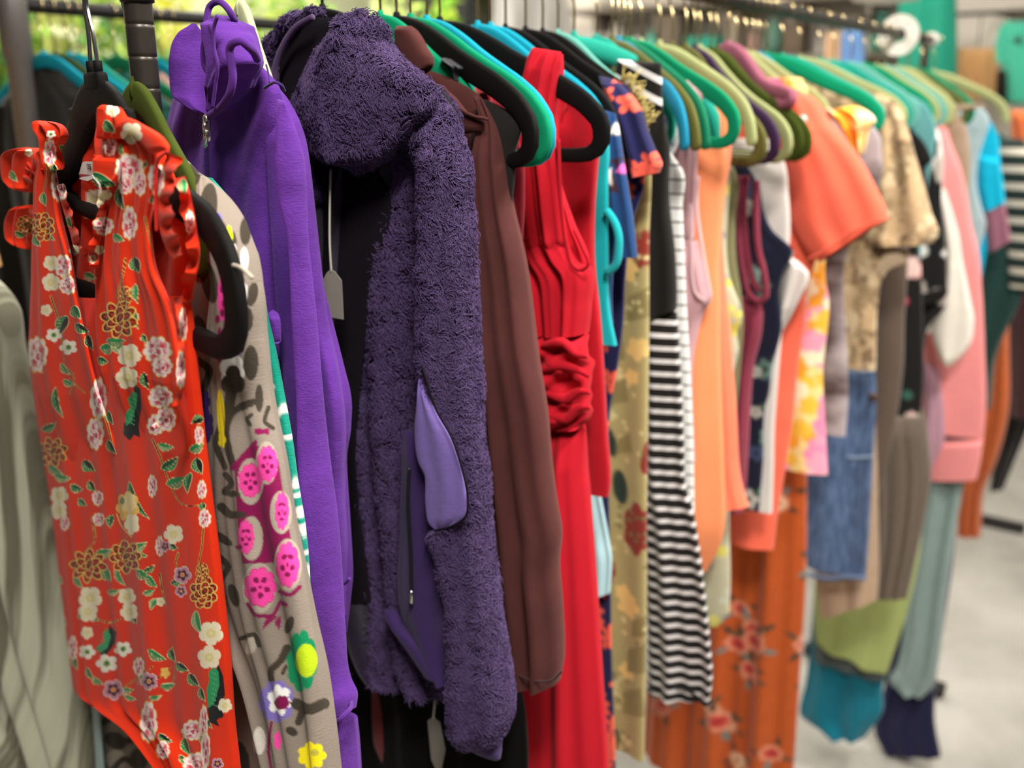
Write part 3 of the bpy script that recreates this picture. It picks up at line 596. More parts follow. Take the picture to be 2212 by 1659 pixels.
# ---- 2 grey suzani print tunic on the olive hanger
pS = Pl(XF + .054, -14)
m_sz = fabric('suzani_linen', TAN, painted=True, rough=.9, var=.1, vscale=14, weave=1000, bump=.4, sheen=.03)
body = loft(pS, [(150, 330, 392, 332), (140, 430, 440, 392), (145, 520, 486, 480), (150, 700, 500, 700), (160, 1000, 520, 1000), (190, 1300, 570, 1320), (212, 1500, 620, 1600), (215, 1760, 640, 1760)], t=.016, rows=330, seg=420, canvas=SZ,
    folds=[(.005, 3.3, .4, 1.0, .5), (.003, 7, 1.1, -.8, .6)], wr=.002, seed=12)
tun = root('printed_tunic', 'grey linen tunic with pink, brown and purple folk flowers behind the red floral dress', 'tunic', body, m_sz, painted=True)
slv = loft(pS, [(415, 365, 452, 392), (440, 430, 492, 452), (470, 520, 520, 510), (480, 590, 547, 609), (473, 720, 557, 740), (471, 850, 570, 866), (467, 1000, 600, 1010), (459, 1110, 620, 1120), (466, 1240, 646, 1240), (498, 1350, 665, 1352), (540, 1450, 684, 1455), (572, 1560, 698, 1570), (598, 1660, 708, 1660), (610, 1740, 716, 1740)],
    t=.018, rows=420, seg=320, canvas=SZ, off=-.018, folds=[(.005, 2.0, 2.2, .9, .4), (.0025, 5, 1.1, -2, .5)], wr=.0018, seed=14, wk=(60, 60))
sleeves(slv, pS, m_sz, tun, painted=True)
part('gathered_cuff_seam', curve(pS, [(478, 574), (500, 572), (520, 578), (545, 600)], .0014, -.046), fabric('tan_stitch', 'b5a896'), tun)

part('ribbon_tie', loft(pS, [(192, 1440, 204, 1440), (200, 1520, 212, 1520), (206, 1600, 219, 1600), (212, 1700, 228, 1700)], t=.003, rows=40, seg=20, off=-.024), fabric('aqua_ribbon', 'a9c0bf'), tun, 'pale aqua ribbon tie')
# ---- 3 white tunic with teal ikat bands, just behind it
pT = Pl(XF + .086, -14)
m_tl = fabric('teal_ikat_knit', '0f8f78', painted=True, weave=600, bump=.5, var=.1)
body = loft(pT, [(462, 385), (494, 430), (516, 475), (551, 560), (566, 640), (574, 690), (590, 760), (606, 850), (622, 945), (636, 1050), (652, 1150), (660, 1240), (660, 1330), (640, 1420), (600, 1490)], t=.014, rows=420, seg=260, canvas=CV_TEAL, folds=[(.003, 4, .4, 1.0, .5)], wr=.0015, seed=15)
o = root('ikat_tunic', 'white and teal patterned knit tunic, a strip of it along the grey tunic', 'tunic', body, m_tl, painted=True)
part('hem_seam', curve(pT, [(540, 690), (552, 688), (562, 692)], .001, -.015), fabric('white_thread', 'e9ece6'), o)

# ---- 4 purple zip hoodie
XH = .625; pH = Pl(XH, -12)
m_hd = fabric('purple_fleece_jersey', '5a2c86', rough=.95, sheen=.3, sheen_tint='b48ae0', var=.45, vscale=26, weave=800, bump=.55, fuzz=1.0)
body = loft(pH, [(392, 130, 560, 132), (380, 190, 598, 180), (367, 270, 606, 240), (362, 330, 594, 330), (362, 450, 592, 450), (362, 600, 596, 600), (370, 800, 612, 800), (385, 1000, 634, 1000), (405, 1200, 660, 1200), (420, 1400, 684, 1400)], t=.022, rows=160, seg=140,
    folds=[(.004, 2.6, .4, .9, .4), (.002, 6, 1.1, -.8, .5)], wr=.002, seed=16)
hood_o = root('zip_hoodie', 'purple zip hoodie with its hood folded back on the cream hanger', 'hoodie', body, m_hd)
# sleeve: hanging folds
s_up = loft(pH, [(572, 182, 612, 192), (576, 215, 636, 248), (582, 300, 652, 312), (587, 440, 670, 440), (590, 500, 679, 520), (600, 680, 702, 690), (609, 826, 728, 800), (623, 952, 742, 900), (636, 1100, 738, 1040), (650, 1240, 744, 1180), (668, 1370, 742, 1330)], t=.016, rows=130, seg=80, off=.010, exp=.8, folds=[(.004, 1.5, .5, .4, .3)], wr=.002, seed=18)
s_mid = loft(pH, [(590, 210, 626, 225), (604, 330, 648, 330), (614, 440, 655, 440), (627, 500, 658, 500), (638, 681, 676, 700), (650, 850, 690, 862), (656, 990, 704, 1000), (668, 1120, 720, 1130), (680, 1240, 730, 1260), (690, 1360, 737, 1390), (697, 1480, 748, 1480), (700, 1520, 760, 1512), (706, 1545, 758, 1540)], t=.022, rows=160, seg=80, off=-.046, exp=1.0, folds=[(.002, 1.2, .5, .8, .3)], wr=.0022, seed=19)
s_bk = loft(pH, [(640, 300, 656, 322), (650, 440, 675, 470), (660, 553, 684, 560), (672, 672, 708, 680), (690, 800, 736, 800), (700, 875, 752, 878), (700, 930, 750, 930), (700, 1000, 742, 1000), (706, 1120, 750, 1130), (710, 1240, 756, 1240), (712, 1310, 751, 1310), (716, 1375, 745, 1370)], t=.016, rows=130, seg=60, off=.016, exp=.9, wr=.002, seed=20)
for nm, q in (('sleeve', s_up), ('sleeve', s_mid), ('sleeve', s_bk)): part(nm, q, m_hd, hood_o)
part('sleeve', mirror(s_mid, pH), m_hd, hood_o)
part('cuff', loft(pH, [(704, 1540, 758, 1540), (708, 1564, 762, 1570), (711, 1660, 769, 1660), (716, 1760, 774, 1760)], t=.020, rows=50, seg=60, off=-.034, folds=[(.0008, 14, 0, 0, 0)]), m_hd, hood_o)
part('cuff_welt', curve(pH, [(696, 1526), (702, 1548), (716, 1558), (736, 1552), (752, 1536), (760, 1514)], .0022, [-.03, -.05, -.058, -.058, -.05, -.035]), m_hd, hood_o)
part('cuff_welt', curve(pH, [(733, 1262), (745, 1260), (755, 1250)], .0016, -.013), m_hd, hood_o)
# hood
hl = loft(pH, [(414, 50, 423, 52), (402, 64, 428, 68), (392, 86, 433, 92), (388, 120, 440, 130), (386, 160, 446, 175), (392, 195, 449, 212), (414, 222, 449, 236), (438, 244, 450, 250)], t=.020, rows=60, seg=60, off=-.030, exp=.8, folds=[(.0015, 1.2, .5, 2, 0)], capb=True)
part('hood', hl, m_hd, hood_o)
hr = loft(pH, [(470, 32, 498, 36), (461, 48, 522, 52), (458, 75, 540, 72), (464, 105, 551, 105), (468, 135, 560, 132), (466, 165, 545, 165), (464, 200, 520, 205), (458, 230, 490, 235), (452, 246, 466, 250)], t=.022, rows=70, seg=60, off=-.034, exp=.8, folds=[(.0025, 1.5, 2.5, 2, 0)], wr=.002, seed=77, capb=True)
part('hood', hr, m_hd, hood_o)
hb = loft(pH, [(440, 140, 462, 150), (440, 180, 466, 190), (446, 215, 464, 222), (450, 240, 456, 244)], t=.010, rows=30, seg=40, off=-.010, capb=True); part('hood_lining', hb, fabric('dark_purple', '2c1745'), hood_o)
part('hood_edge', curve(pH, [(452, 240), (452, 160), (442, 140), (440, 110), (446, 60), (451, 18), (464, 5), (482, 8), (497, 26), (508, 46)], .0028, [-.05, -.046, -.046, -.046, -.046, -.04, -.038, -.038, -.036, -.03]), m_hd, hood_o)
part('neck_band', curve(pH, [(556, 128), (536, 100), (520, 88), (502, 94), (496, 110), (501, 140), (503, 170), (498, 196), (486, 220), (468, 240), (453, 250)], .0034, [-.032, -.05, -.056, -.06, -.06, -.06, -.06, -.06, -.058, -.054, -.05], 60), m_hd, hood_o)
part('drawcord', curve(pH, [(470, 34), (462, 60), (462, 100), (470, 140), (466, 180), (459, 232)], .0016, -.062), m_hd, hood_o)
m_sv = plain('silver_metal', 'd8d2c8', .22, 1.0)
zp = part('zipper', loft(pH, [(449, 246, 453, 246), (444, 300, 449, 300), (445, 400, 450, 400), (450, 700, 456, 700), (480, 1300, 486, 1300)], t=.002, rows=80, seg=16, off=-.026, folds=[(.001, 1, 0, 1.3, 0)]), fabric('zip_tape', '3a2060', weave=1500, bump=1.0), hood_o, 'dark purple zip tape')
mb = lathe([(0.001, .003), (.003, .0), (.0034, -.005), (.0025, -.010), (.0036, -.014), (.003, -.02), (.001, -.022)], pH.pt(446, 252, -.052), 12)
tube([pH.pt(444, 262, -.056), pH.pt(441, 276, -.058), pH.pt(444, 292, -.056)], .0018, 8, mb); tube([pH.pt(446, 280, -.056), pH.pt(444, 300, -.056), pH.pt(446, 314, -.055)], [.0026, .0018, .0024], 8, mb); tube([pH.pt(442, 312, -.055), pH.pt(444, 319, -.055), pH.pt(448, 312, -.055)], .0012, 8, mb)
part('zipper_pull', mb, m_sv, zp, 'silver zipper pull')
part('armhole_seam', curve(pH, [(572, 190), (584, 182), (596, 178), (608, 184), (614, 196)], .0013, [-.03, -.036, -.038, -.036, -.03]), fabric('purple_thread', '3b1c66'), hood_o)
part('shoulder_seam', curve(pH, [(575, 140), (580, 160), (582, 178)], .0008, [-.026, -.03, -.034]), MATS['purple_thread'], hood_o)
part('pocket', loft(pH, [(584, 672, 592, 668), (577, 698, 602, 690), (580, 730, 604, 735), (590, 742, 604, 745)], t=.006, rows=30, seg=30, off=-.026, capb=True), m_hd, hood_o)

# ---- 5 plum fleece jacket
XFL = XN(697); pP = Pl(XFL, 0)
m_fc = fabric('plum_fleece_backing', '1f142a', rough=1, sheen=.3, var=.2, weave=500, bump=.8)
m_pile = fabric('plum_pile', '4d3c60', rough=.8, sheen=.2, sheen_tint='a58cc0', var=.3, vscale=60, bump=.0)
m_smooth = fabric('lilac_mesh_knit', '6f5a9c', rough=.7, sheen=.2, weave=1600, bump=.7, stretch=(1, 1))
m_lin = fabric('black_lining_shade', '120d14', rough=.95, sheen=.0)
m_plk = fabric('plum_softshell', '33204e', rough=.8, sheen=.1, weave=1400)
body = loft(pP, [(600, 130, 830, 110), (570, 200, 962, 215), (560, 300, 985, 300), (560, 450, 960, 450), (565, 700, 940, 700), (580, 950, 945, 950), (600, 1150, 965, 1150), (640, 1320, 975, 1320), (700, 1400, 985, 1480), (720, 1420, 990, 1500)], t=.026, rows=170, seg=180, folds=[(.008, 3.1, .4, .9, .4), (.004, 6, 1.1, -.8, .5)], wr=.003, seed=22)
fle = root('fleece_jacket', 'plum sherpa fleece jacket with a lilac underarm panel on the black hanger', 'jacket', body, m_fc)
slf = loft(pP, [(900, 175, 940, 195), (880, 225, 978, 250), (885, 300, 996, 298), (900, 360, 1010, 355), (906, 450, 1016, 440), (905, 557, 1021, 557), (902, 680, 1027, 680), (904, 775, 1032, 780), (920, 860, 1036, 862), (935, 940, 1040, 940), (960, 1040, 1050, 1040), (958, 1110, 1055, 1100), (932, 1145, 1060, 1150), (946, 1190, 1064, 1190), (961, 1250, 1071, 1260), (972, 1320, 1079, 1320), (975, 1400, 1092, 1410), (974, 1500, 1108, 1500), (980, 1560, 1110, 1545), (1000, 1588, 1098, 1582)],
    t=.032, rows=230, seg=90, off=-.024, exp=.9, folds=[(.004, 1.3, .5, 2.4, .3)], wr=.003, seed=24, wk=(60, 30))
part('sleeve', slf, m_fc, fle); part('sleeve', mirror(slf, pP), m_fc, fle)
cr = loft(pP, [(772, 28, 806, 36), (742, 34, 822, 62), (722, 60, 833, 98), (702, 92, 848, 120), (685, 115, 868, 138), (660, 165, 900, 160), (638, 212, 930, 185), (640, 250, 935, 220), (660, 290, 910, 262), (680, 328, 880, 300), (724, 356, 840, 335), (756, 364, 806, 356)], t=.026, rows=110, seg=90, off=-.046, exp=.8, folds=[(.005, 1.4, .6, .6, 0)], wr=.003, seed=26, capb=True)
part('collar', cr, m_fc, fle)
cl = loft(pP, [(650, 21, 690, 20), (622, 36, 672, 34), (592, 74, 636, 60), (570, 116, 610, 95), (566, 150, 596, 140), (580, 210, 618, 220), (620, 280, 654, 300), (650, 350, 684, 380), (676, 420, 706, 430)], t=.014, rows=110, seg=50, off=-.030, exp=.8, wr=.002, seed=27, capb=True, offs=[-.022, -.03, -.036, -.03])
part('collar', cl, m_fc, fle)
part('lining_and_shade', loft(pP, [(652, 36, 760, 40), (604, 130, 740, 110), (612, 230, 720, 220), (650, 330, 780, 330), (690, 430, 846, 430), (690, 600, 806, 600), (685, 800, 782, 800), (690, 1000, 768, 1000), (700, 1300, 802, 1300)], t=.004, rows=60, seg=40, off=-.026), m_lin, fle, 'black lined neck, carried down as a dark sheet that stands for shade')  # below the neck a dark sheet put in for shade on the fleece body
part('collar_facing', curve(pP, [(676, 36), (636, 62), (612, 98), (594, 148), (590, 190)], .0030, -.044), fabric('plum_tape', '4a3358'), fle)
part('underarm_panel', loft(pP, [(908, 790, 911, 790), (903, 830, 922, 835), (898, 880, 942, 888), (895, 934, 972, 941), (904, 998, 996, 1007), (918, 1025, 1004, 1050), (921, 1090, 1011, 1090), (928, 1130, 1004, 1118), (942, 1146, 974, 1138)], t=.006, rows=90, seg=60, off=-.056, exp=.8, folds=[(.001, 2, 0, 5, 0)], wr=.0008, seed=28, capb=True), m_smooth, fle, 'lilac knit underarm panel')
part('panel_piping', curve(pP, [(911, 790), (945, 890), (974, 941), (997, 1008), (1010, 1070), (1008, 1112), (975, 1137), (940, 1146)], .0011, -.062), m_lin, fle)
part('cuff', loft(pP, [(992, 1566, 1094, 1566), (1004, 1588, 1090, 1588), (1018, 1610, 1084, 1606), (1045, 1628, 1083, 1628), (1066, 1640, 1081, 1640)], t=.022, rows=40, seg=50, off=-.024), m_plk, fle, 'dark softshell cuff')
part('placket', loft(pP, [(868, 930, 905, 930), (866, 1040, 935, 1050), (862, 1150, 945, 1150), (858, 1300, 965, 1310), (900, 1420, 972, 1400), (940, 1478, 976, 1480)], t=.006, rows=60, seg=40, off=-.042, folds=[(.003, 1.4, .4, .8, .4)]), m_plk, fle, 'smooth dark plum placket')
zz = part('pocket_zip', curve(pP, [(884, 1010), (882, 1090), (888, 1200), (890, 1285)], .0016, -.053), plain('zip_black', '0d0a10', .5), fle)
part('zipper_pull', lathe([(.0006, .006), (.002, .004), (.0024, 0), (.002, -.008), (.0006, -.010)], pP.pt(889, 1286, -.056), 10), m_sv, zz)
part('hem_band', loft(pP, [(826, 1316, 850, 1318), (846, 1350, 890, 1360), (880, 1400, 930, 1400), (930, 1470, 976, 1478)], t=.012, rows=40, seg=40, off=-.04, capb=True), m_plk, fle)
def pile(parts, n, seed, ln=.0105):
    """curly fibres standing on the cloth"""
    r = np.random.RandomState(seed); A = []
    for mb, flt, SEG_ in parts:
        V = np.concatenate(mb.v); F = np.array([f for f in mb.f if len(f) == 4]); q = V[F]
        nr = np.cross(q[:, 2] - q[:, 0], q[:, 3] - q[:, 1]); ar = np.linalg.norm(nr, axis=1) / 2; nr /= 2 * ar[:, None] + 1e-12
        cen = q.mean(1); rc = V[:(len(V) // SEG_) * SEG_].reshape(-1, SEG_, 3).mean(1); rc = rc[F.min(1) // SEG_]; nr *= np.sign((ar * (nr * (cen - rc)).sum(1)).sum())
        vis = ((CAM - cen) * nr).sum(1) / np.linalg.norm(CAM - cen, axis=1)
        A.append((q, nr, ar, vis, flt, cen))
    tot = 0; Q = []; N = []
    w = [a[2] * (a[3] > -.4) * (a[4](a[5]) if a[4] else 1) for a in A]; T = sum(x.sum() for x in w)
    for a, ww in zip(A, w):
        k = int(n * ww.sum() / T); i = r.choice(len(ww), k, p=ww / ww.sum()); f, g = r.rand(k, 1), r.rand(k, 1); q = a[0][i]
        Q.append((q[:, 0] * (1 - f) + q[:, 1] * f) * (1 - g) + (q[:, 3] * (1 - f) + q[:, 2] * f) * g); N.append(a[1][i])
    P = np.concatenate(Q); N = np.concatenate(N); k = len(P)
    # clumped lean
    w1, w2, w3 = wob(seed, 9, 330, 330), wob(seed + 1, 9, 330, 330), wob(seed + 2, 9, 140, 140)
    uu = P[:, 1] - P[:, 0]; l = np.stack([0 * uu, -.8 * w1(uu, P[:, 2]) * 3, -.55 + w2(uu, P[:, 2]) * 3], 1) + r.normal(0, .28, (k, 3))
    l -= N * (l * N).sum(1)[:, None]; l /= np.linalg.norm(l, axis=1)[:, None] + 1e-9
    b = np.cross(N, l); L = ln * r.uniform(.6, 1.15, (k, 1)) * (1 + .5 * w3(uu, P[:, 2])[:, None]); ns = 6; phs = r.uniform(0, 6.28, (k, 1)); out = []
    for j in range(ns):
        t = j / (ns - 1)
        cpt = P + N * L * (.75 * t - .42 * t * t) + l * L * (.25 * t + .75 * t * t) + b * L * .16 * np.sin(phs + 6.5 * t) * t + N * L * .07 * np.cos(phs + 7 * t)
        rad = .00075 * (1 - .55 * t)
        for m in range(3):
            an = m * 2.0944; out.append(cpt + rad * (b * math.cos(an) + N * math.sin(an)))
    V = np.stack(out, 1).reshape(-1, 3); F = []
    base = np.arange(k)[:, None] * (ns * 3)
    loc = np.array([(j * 3 + m, j * 3 + (m + 1) % 3, j * 3 + 3 + (m + 1) % 3, j * 3 + 3 + m) for j in range(ns - 1) for m in range(3)])
    F = (base[:, :, None] + loc[None]).reshape(-1, 4)
    return V, F
def pile_obj(name, parts, n, seed, mat, parent, ln=.0092):
    V, F = pile(parts, n, seed, ln); me = bpy.data.meshes.new(name); base = BASE[parent_root(parent).name]; V = V - base
    me.vertices.add(len(V)); me.vertices.foreach_set('co', V.ravel().astype(np.float32)); me.loops.add(F.size); me.loops.foreach_set('vertex_index', F.ravel().astype(np.int32))
    me.polygons.add(len(F)); me.polygons.foreach_set('loop_start', (np.arange(len(F)) * 4).astype(np.int32)); me.polygons.foreach_set('loop_total', np.full(len(F), 4, np.int32))
    lay = me.uv_layers.new(name='UVMap'); vv = V[F.ravel()]; lay.data.foreach_set('uv', np.stack([vv[:, 1], vv[:, 2]], 1).ravel().astype(np.float32))
    me.materials.append(mat); me.update(); me.validate(); me.polygons.foreach_set('use_smooth', np.ones(len(F), bool))
    o = bpy.data.objects.new(name, me); link(o, parent); o['kind'] = 'stuff'; return o
NP = 1.0
def not_panel(c):
    q = proj(c); return (~((q[:, 0] > 860) & (q[:, 1] > 960) & (q[:, 0] < 905))).astype(float)
pile_obj('fleece_pile', [(slf, None, 90), (cr, None, 90), (cl, None, 50)], int(64000 * NP), 3, m_pile, fle)
pile_obj('fleece_pile', [(body, lambda c: (proj(c)[:, 0] > np.interp(proj(c)[:, 1], [300, 420, 600, 800, 1000, 1300], [850, 850, 806, 780, 766, 800]))  .astype(float), 180)], int(30000 * NP), 5, m_pile, fle, .009)

# ---- 6 maroon suede jacket
pM = Pl(XN(820), 0)
m_mr = fabric('maroon_suede', '4b2826', rough=.95, sheen=.22, sheen_tint='c08078', var=.3, vscale=22, weave=1400, bump=.4)
body = loft(pM, [(905, 140), (985, 170), (1036, 205), (1050, 262), (1042, 340), (1030, 440), (1030, 600), (1035, 760), (1045, 900), (1060, 1100), (1075, 1300), (1080, 1420)], t=.02, rows=90, seg=80, folds=[(.006, 3, .3, .8, .5)], wr=.005, seed=30)
mar = root('suede_jacket', 'maroon suede jacket with pointed collar right behind the plum fleece', 'jacket', body, m_mr)
slm = loft(pM, [(1020, 210, 1044, 212), (1030, 255, 1067, 252), (1022, 300, 1088, 300), (1016, 354, 1099, 350), (1020, 440, 1114, 455), (1026, 558, 1135, 555), (1032, 680, 1154, 670), (1040, 775, 1170, 775), (1046, 884, 1188, 884), (1056, 1000, 1198, 1000), (1066, 1090, 1208, 1090), (1072, 1160, 1218, 1160), (1078, 1220, 1213, 1220), (1085, 1307, 1218, 1307), (1092, 1400, 1219, 1430), (1102, 1466, 1209, 1480)], t=.030, rows=150, seg=70, off=-.018, exp=.9, folds=[(.004, 1.6, .9, 1.6, .3), (.004, 3.1, .2, -4, .5)], wr=.006, seed=32, wk=(50, 45))
sleeves(slm, pM, m_mr, mar)
part('collar', loft(pM, [(852, 56, 894, 56), (854, 80, 910, 78), (858, 112, 924, 104), (868, 140, 936, 126), (884, 160, 934, 142), (900, 172, 922, 158)], t=.010, rows=40, seg=40, off=-.034, capb=True), m_mr, mar)
part('collar', loft(pM, [(800, 60, 836, 58), (790, 90, 832, 88), (786, 130, 826, 130), (800, 160, 830, 165)], t=.010, rows=40, seg=40, off=-.030, capb=True), m_mr, mar)
part('shoulder_flap', loft(pM, [(936, 186, 956, 187), (944, 200, 985, 212), (950, 225, 1012, 244), (975, 262, 1050, 260), (1000, 290, 1040, 285)], t=.004, rows=40, seg=50, off=-.032, capb=True), m_mr, mar)
part('flap_edge', curve(pM, [(938, 188), (956, 188), (975, 214), (998, 238), (1026, 252), (1052, 257)], .0016, -.038), m_mr, mar)
part('cuff_seam', curve(pM, [(1104, 1452), (1150, 1470), (1190, 1470), (1214, 1450)], .0012, -.046), fabric('maroon_thread', '3a1a1a'), mar)

# ---- long black dress filling the dark gap under the fleece
pK = Pl(XN(752), 0)
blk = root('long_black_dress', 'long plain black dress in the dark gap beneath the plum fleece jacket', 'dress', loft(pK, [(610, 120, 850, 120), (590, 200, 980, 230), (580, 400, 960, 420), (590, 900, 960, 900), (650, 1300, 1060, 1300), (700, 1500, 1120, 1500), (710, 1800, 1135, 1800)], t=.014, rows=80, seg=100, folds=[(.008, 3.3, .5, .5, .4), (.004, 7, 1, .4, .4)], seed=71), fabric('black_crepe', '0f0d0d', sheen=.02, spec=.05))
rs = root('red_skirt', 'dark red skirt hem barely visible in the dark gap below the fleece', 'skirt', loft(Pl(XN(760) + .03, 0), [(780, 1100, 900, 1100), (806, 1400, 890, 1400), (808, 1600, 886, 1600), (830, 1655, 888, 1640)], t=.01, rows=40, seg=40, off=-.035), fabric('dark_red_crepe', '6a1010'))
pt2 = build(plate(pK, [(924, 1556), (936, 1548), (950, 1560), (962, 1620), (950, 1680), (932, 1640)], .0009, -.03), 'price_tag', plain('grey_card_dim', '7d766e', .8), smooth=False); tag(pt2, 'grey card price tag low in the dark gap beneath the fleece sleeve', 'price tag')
build(curve(pK, [(935, 1440), (940, 1500), (936, 1552)], .0012, -.031), 'string', fabric('string', 'b7b0a4', weave=300), pt2)
def solve_th(X, tip, u=.216, z=-.122):
    """the turn about the hook that brings the near tip where it is seen"""
    best = (1e9, 0)
    for th in np.arange(-45, 46, 1.0):
        q = proj(Pl(X, th).at(u, ZN + z))[0]; best = min(best, (np.hypot(q[0] - tip[0], q[1] - tip[1]), th))
    return best[1]
# ---- the rest of the rack
_sd = [100]
def simple(name, label, cat, nx, mat, st, t=.014, th=0, rows=70, seg=64, folds=None, wr=.0015, canvas=None, dx=0.0, painted=None, group=None, off=0.0, capb=False, exp=.6):
    _sd[0] += 1; r = np.random.RandomState(_sd[0]); p = Pl(XN(nx) + dx, th)
    folds = folds or [(.004, r.uniform(2.4, 3.6), r.uniform(0, 6), .8, .5), (.0025, r.uniform(5, 7), r.uniform(0, 6), -.8, .5)]
    if canvas is not None: rows = max(rows, 200); seg = max(seg, 220)
    mb = loft(p, st, t=t, rows=rows, seg=seg, folds=folds, wr=wr, seed=_sd[0], canvas=canvas, off=off, capb=capb, exp=exp)
    return root(name, label, cat, mb, mat, group, painted=canvas is not None), p
def psl(o, p, mat, st, t=.018, off=-.012, name='sleeve', canvas=None, both=True, label=None, folds=((.003, 1.6, .5, 1.2, .3),), wr=.002, capb=False, rows=70, seg=44, exp=.85):
    _sd[0] += 1
    if canvas is not None: rows, seg = 180, 150
    mb = loft(p, st, t=t, rows=rows, seg=seg, off=off, folds=folds, wr=wr, seed=_sd[0], canvas=canvas, exp=exp, capb=capb, wk=(50, 45))
    q = part(name, mb, mat, o, label, painted=canvas is not None)
    if both: part(name, mirror(mb, p), mat, o, label, painted=canvas is not None)
    return q
# 7 charcoal camisole
m_ch = fabric('charcoal_jersey', '3a3c40'); m_bk = fabric('black_jersey', '1c1917', sheen=.08)
TH6 = solve_th(XN(857), (1150, 360))
o, p = simple('camisole', 'black camisole with charcoal straps hung behind the maroon suede jacket', 'camisole', 857, m_bk, [(1050, 215), (1100, 240), (1112, 330), (1100, 500), (1110, 800), (1120, 1000)], t=.01, th=TH6)
psl(o, p, m_ch, [(950, 121, 990, 130), (960, 124, 1008, 146), (978, 140, 1014, 150), (984, 160, 1000, 165), (990, 178, 998, 180)], t=.012, off=-.002, name='strap', label='charcoal strap over the hanger arm', capb=True)
# 8 crimson camisole
m_cr = fabric('crimson_jersey', '8e1526')
o, p = simple('camisole', 'dark crimson camisole, mostly hidden beneath the black and green hanger loops', 'camisole', 885, m_cr, [(1030, 205), (1062, 215), (1120, 310), (1130, 420), (1120, 600), (1130, 800)], t=.01)
psl(o, p, m_cr, [(1035, 200, 1056, 198), (1034, 225, 1064, 212), (1040, 240, 1063, 236)], t=.006, off=-.006, name='strap', capb=True)
# 9 red ruched dress
m_rd = fabric('red_jersey', 'b81525', rough=.9, sheen=.15, sheen_tint='ff8080', var=.1, vscale=14)
pR = Pl(XN(950), 4)
body = loft(pR, [(1080, 500, 1218, 480), (1100, 560, 1252, 560), (1120, 600, 1272, 582), (1140, 680, 1272, 660), (1150, 720, 1266, 722)], t=.022, rows=60, seg=120, folds=[(.005, 3.3, .2, .3, 0), (.003, 6, 1, .2, 0)], wr=.001, seed=41)
o = root('ruched_dress', 'bright red dress with gathered waist and wide strap over the black hanger', 'dress', body, m_rd)
wst = loft(pR, [(1100, 715, 1268, 722), (1110, 780, 1275, 780), (1115, 840, 1276, 850), (1120, 900, 1272, 905), (1122, 925, 1262, 922)], t=.026, rows=150, seg=150, folds=[(.004, 1.4, .2, 14, 0), (.003, 2.3, 1.1, -22, 0), (.002, 3.1, .4, 40, 0)], wr=.0035, seed=42, wk=(25, 150))
part('ruched_waist', wst, m_rd, o)
for k, q in enumerate(([(1172, 745), (1215, 740), (1245, 765), (1268, 770)], [(1165, 800), (1215, 790), (1250, 800), (1272, 812)], [(1180, 850), (1220, 862), (1255, 845), (1274, 848)], [(1178, 895), (1220, 905), (1255, 880), (1274, 880)])): part('gather_seam', curve(pR, q, [.0035, .006, .005, .003], -.026), m_rd, o)
skt = loft(pR, [(1130, 915, 1266, 915), (1135, 1000, 1264, 1000), (1130, 1100, 1268, 1060), (1110, 1250, 1281, 1250), (1090, 1450, 1293, 1450), (1075, 1660, 1306, 1660), (1065, 1800, 1312, 1800)], t=.024, rows=90, seg=160, folds=[(.009, 2.3, .2, .5, .3), (.004, 5, 1.6, .3, .4)], wr=.001, seed=43)
part('skirt', skt, m_rd, o)
st = loft(pR, [(1150, 102, 1214, 112), (1142, 118, 1216, 124), (1134, 150, 1210, 165), (1118, 205, 1203, 215), (1112, 300, 1202, 310), (1118, 400, 1212, 400), (1128, 480, 1218, 480), (1145, 600, 1226, 580)], t=.012, rows=90, seg=110, offs=[-.014] * 6 + [-.012, .012], folds=[(.004, 2.4, .2, .4, 0), (.002, 5, 1, 0, 0)], seed=44, wr=.0008); part('strap', st, m_rd, o)
st = loft(pR, [(1185, 112, 1218, 118), (1196, 150, 1218, 155), (1198, 200, 1210, 205), (1196, 310, 1206, 315), (1204, 400, 1214, 400), (1212, 470, 1240, 480), (1228, 560, 1272, 565), (1232, 610, 1270, 605)], t=.008, rows=80, seg=60, off=.008, folds=[(.002, 2, .2, .4, 0)], seed=45); part('strap', st, m_rd, o)
part('armhole_binding', curve(pR, [(1206, 300), (1210, 400), (1216, 470), (1226, 540), (1236, 572), (1252, 584), (1272, 570), (1258, 535), (1240, 495)], .0022, -.018), m_rd, o)
# 10 red sleeveless tunic
o, p = simple('sleeveless_tunic', 'plain cherry red sleeveless tunic directly behind the ruched red dress', 'tunic', 1030, fabric('cherry_jersey', 'b01020', sheen=.12), [(1212, 188), (1232, 196), (1266, 219), (1284, 247), (1296, 300), (1290, 370), (1284, 460), (1284, 560), (1296, 680), (1306, 820), (1312, 930), (1319, 1050), (1316, 1072)], t=.018, folds=[(.006, 4.4, 1, .3, 0), (.003, 8, 1, .4, .2)], seg=110)
part('shoulder_seam', curve(p, [(1216, 245), (1222, 215), (1232, 198)], .0011, -.018), MATS['cherry_jersey'], o)
# 11 teal tank top
m_tk = fabric('turquoise_jersey', '14a9ae', sheen=.15)
o, p = simple('tank_top', 'turquoise tank top with a loop of trim hanging at its side', 'tank top', 1062, m_tk, [(1216, 170), (1268, 214), (1290, 250), (1304, 276), (1313, 310), (1312, 380), (1312, 460), (1311, 560), (1315, 680), (1329, 748)], t=.012)
part('trim_loop', curve(p, [(1310, 455), (1326, 478), (1336, 510), (1336, 545), (1328, 575), (1312, 588)], .0052, -.004), m_tk, o)
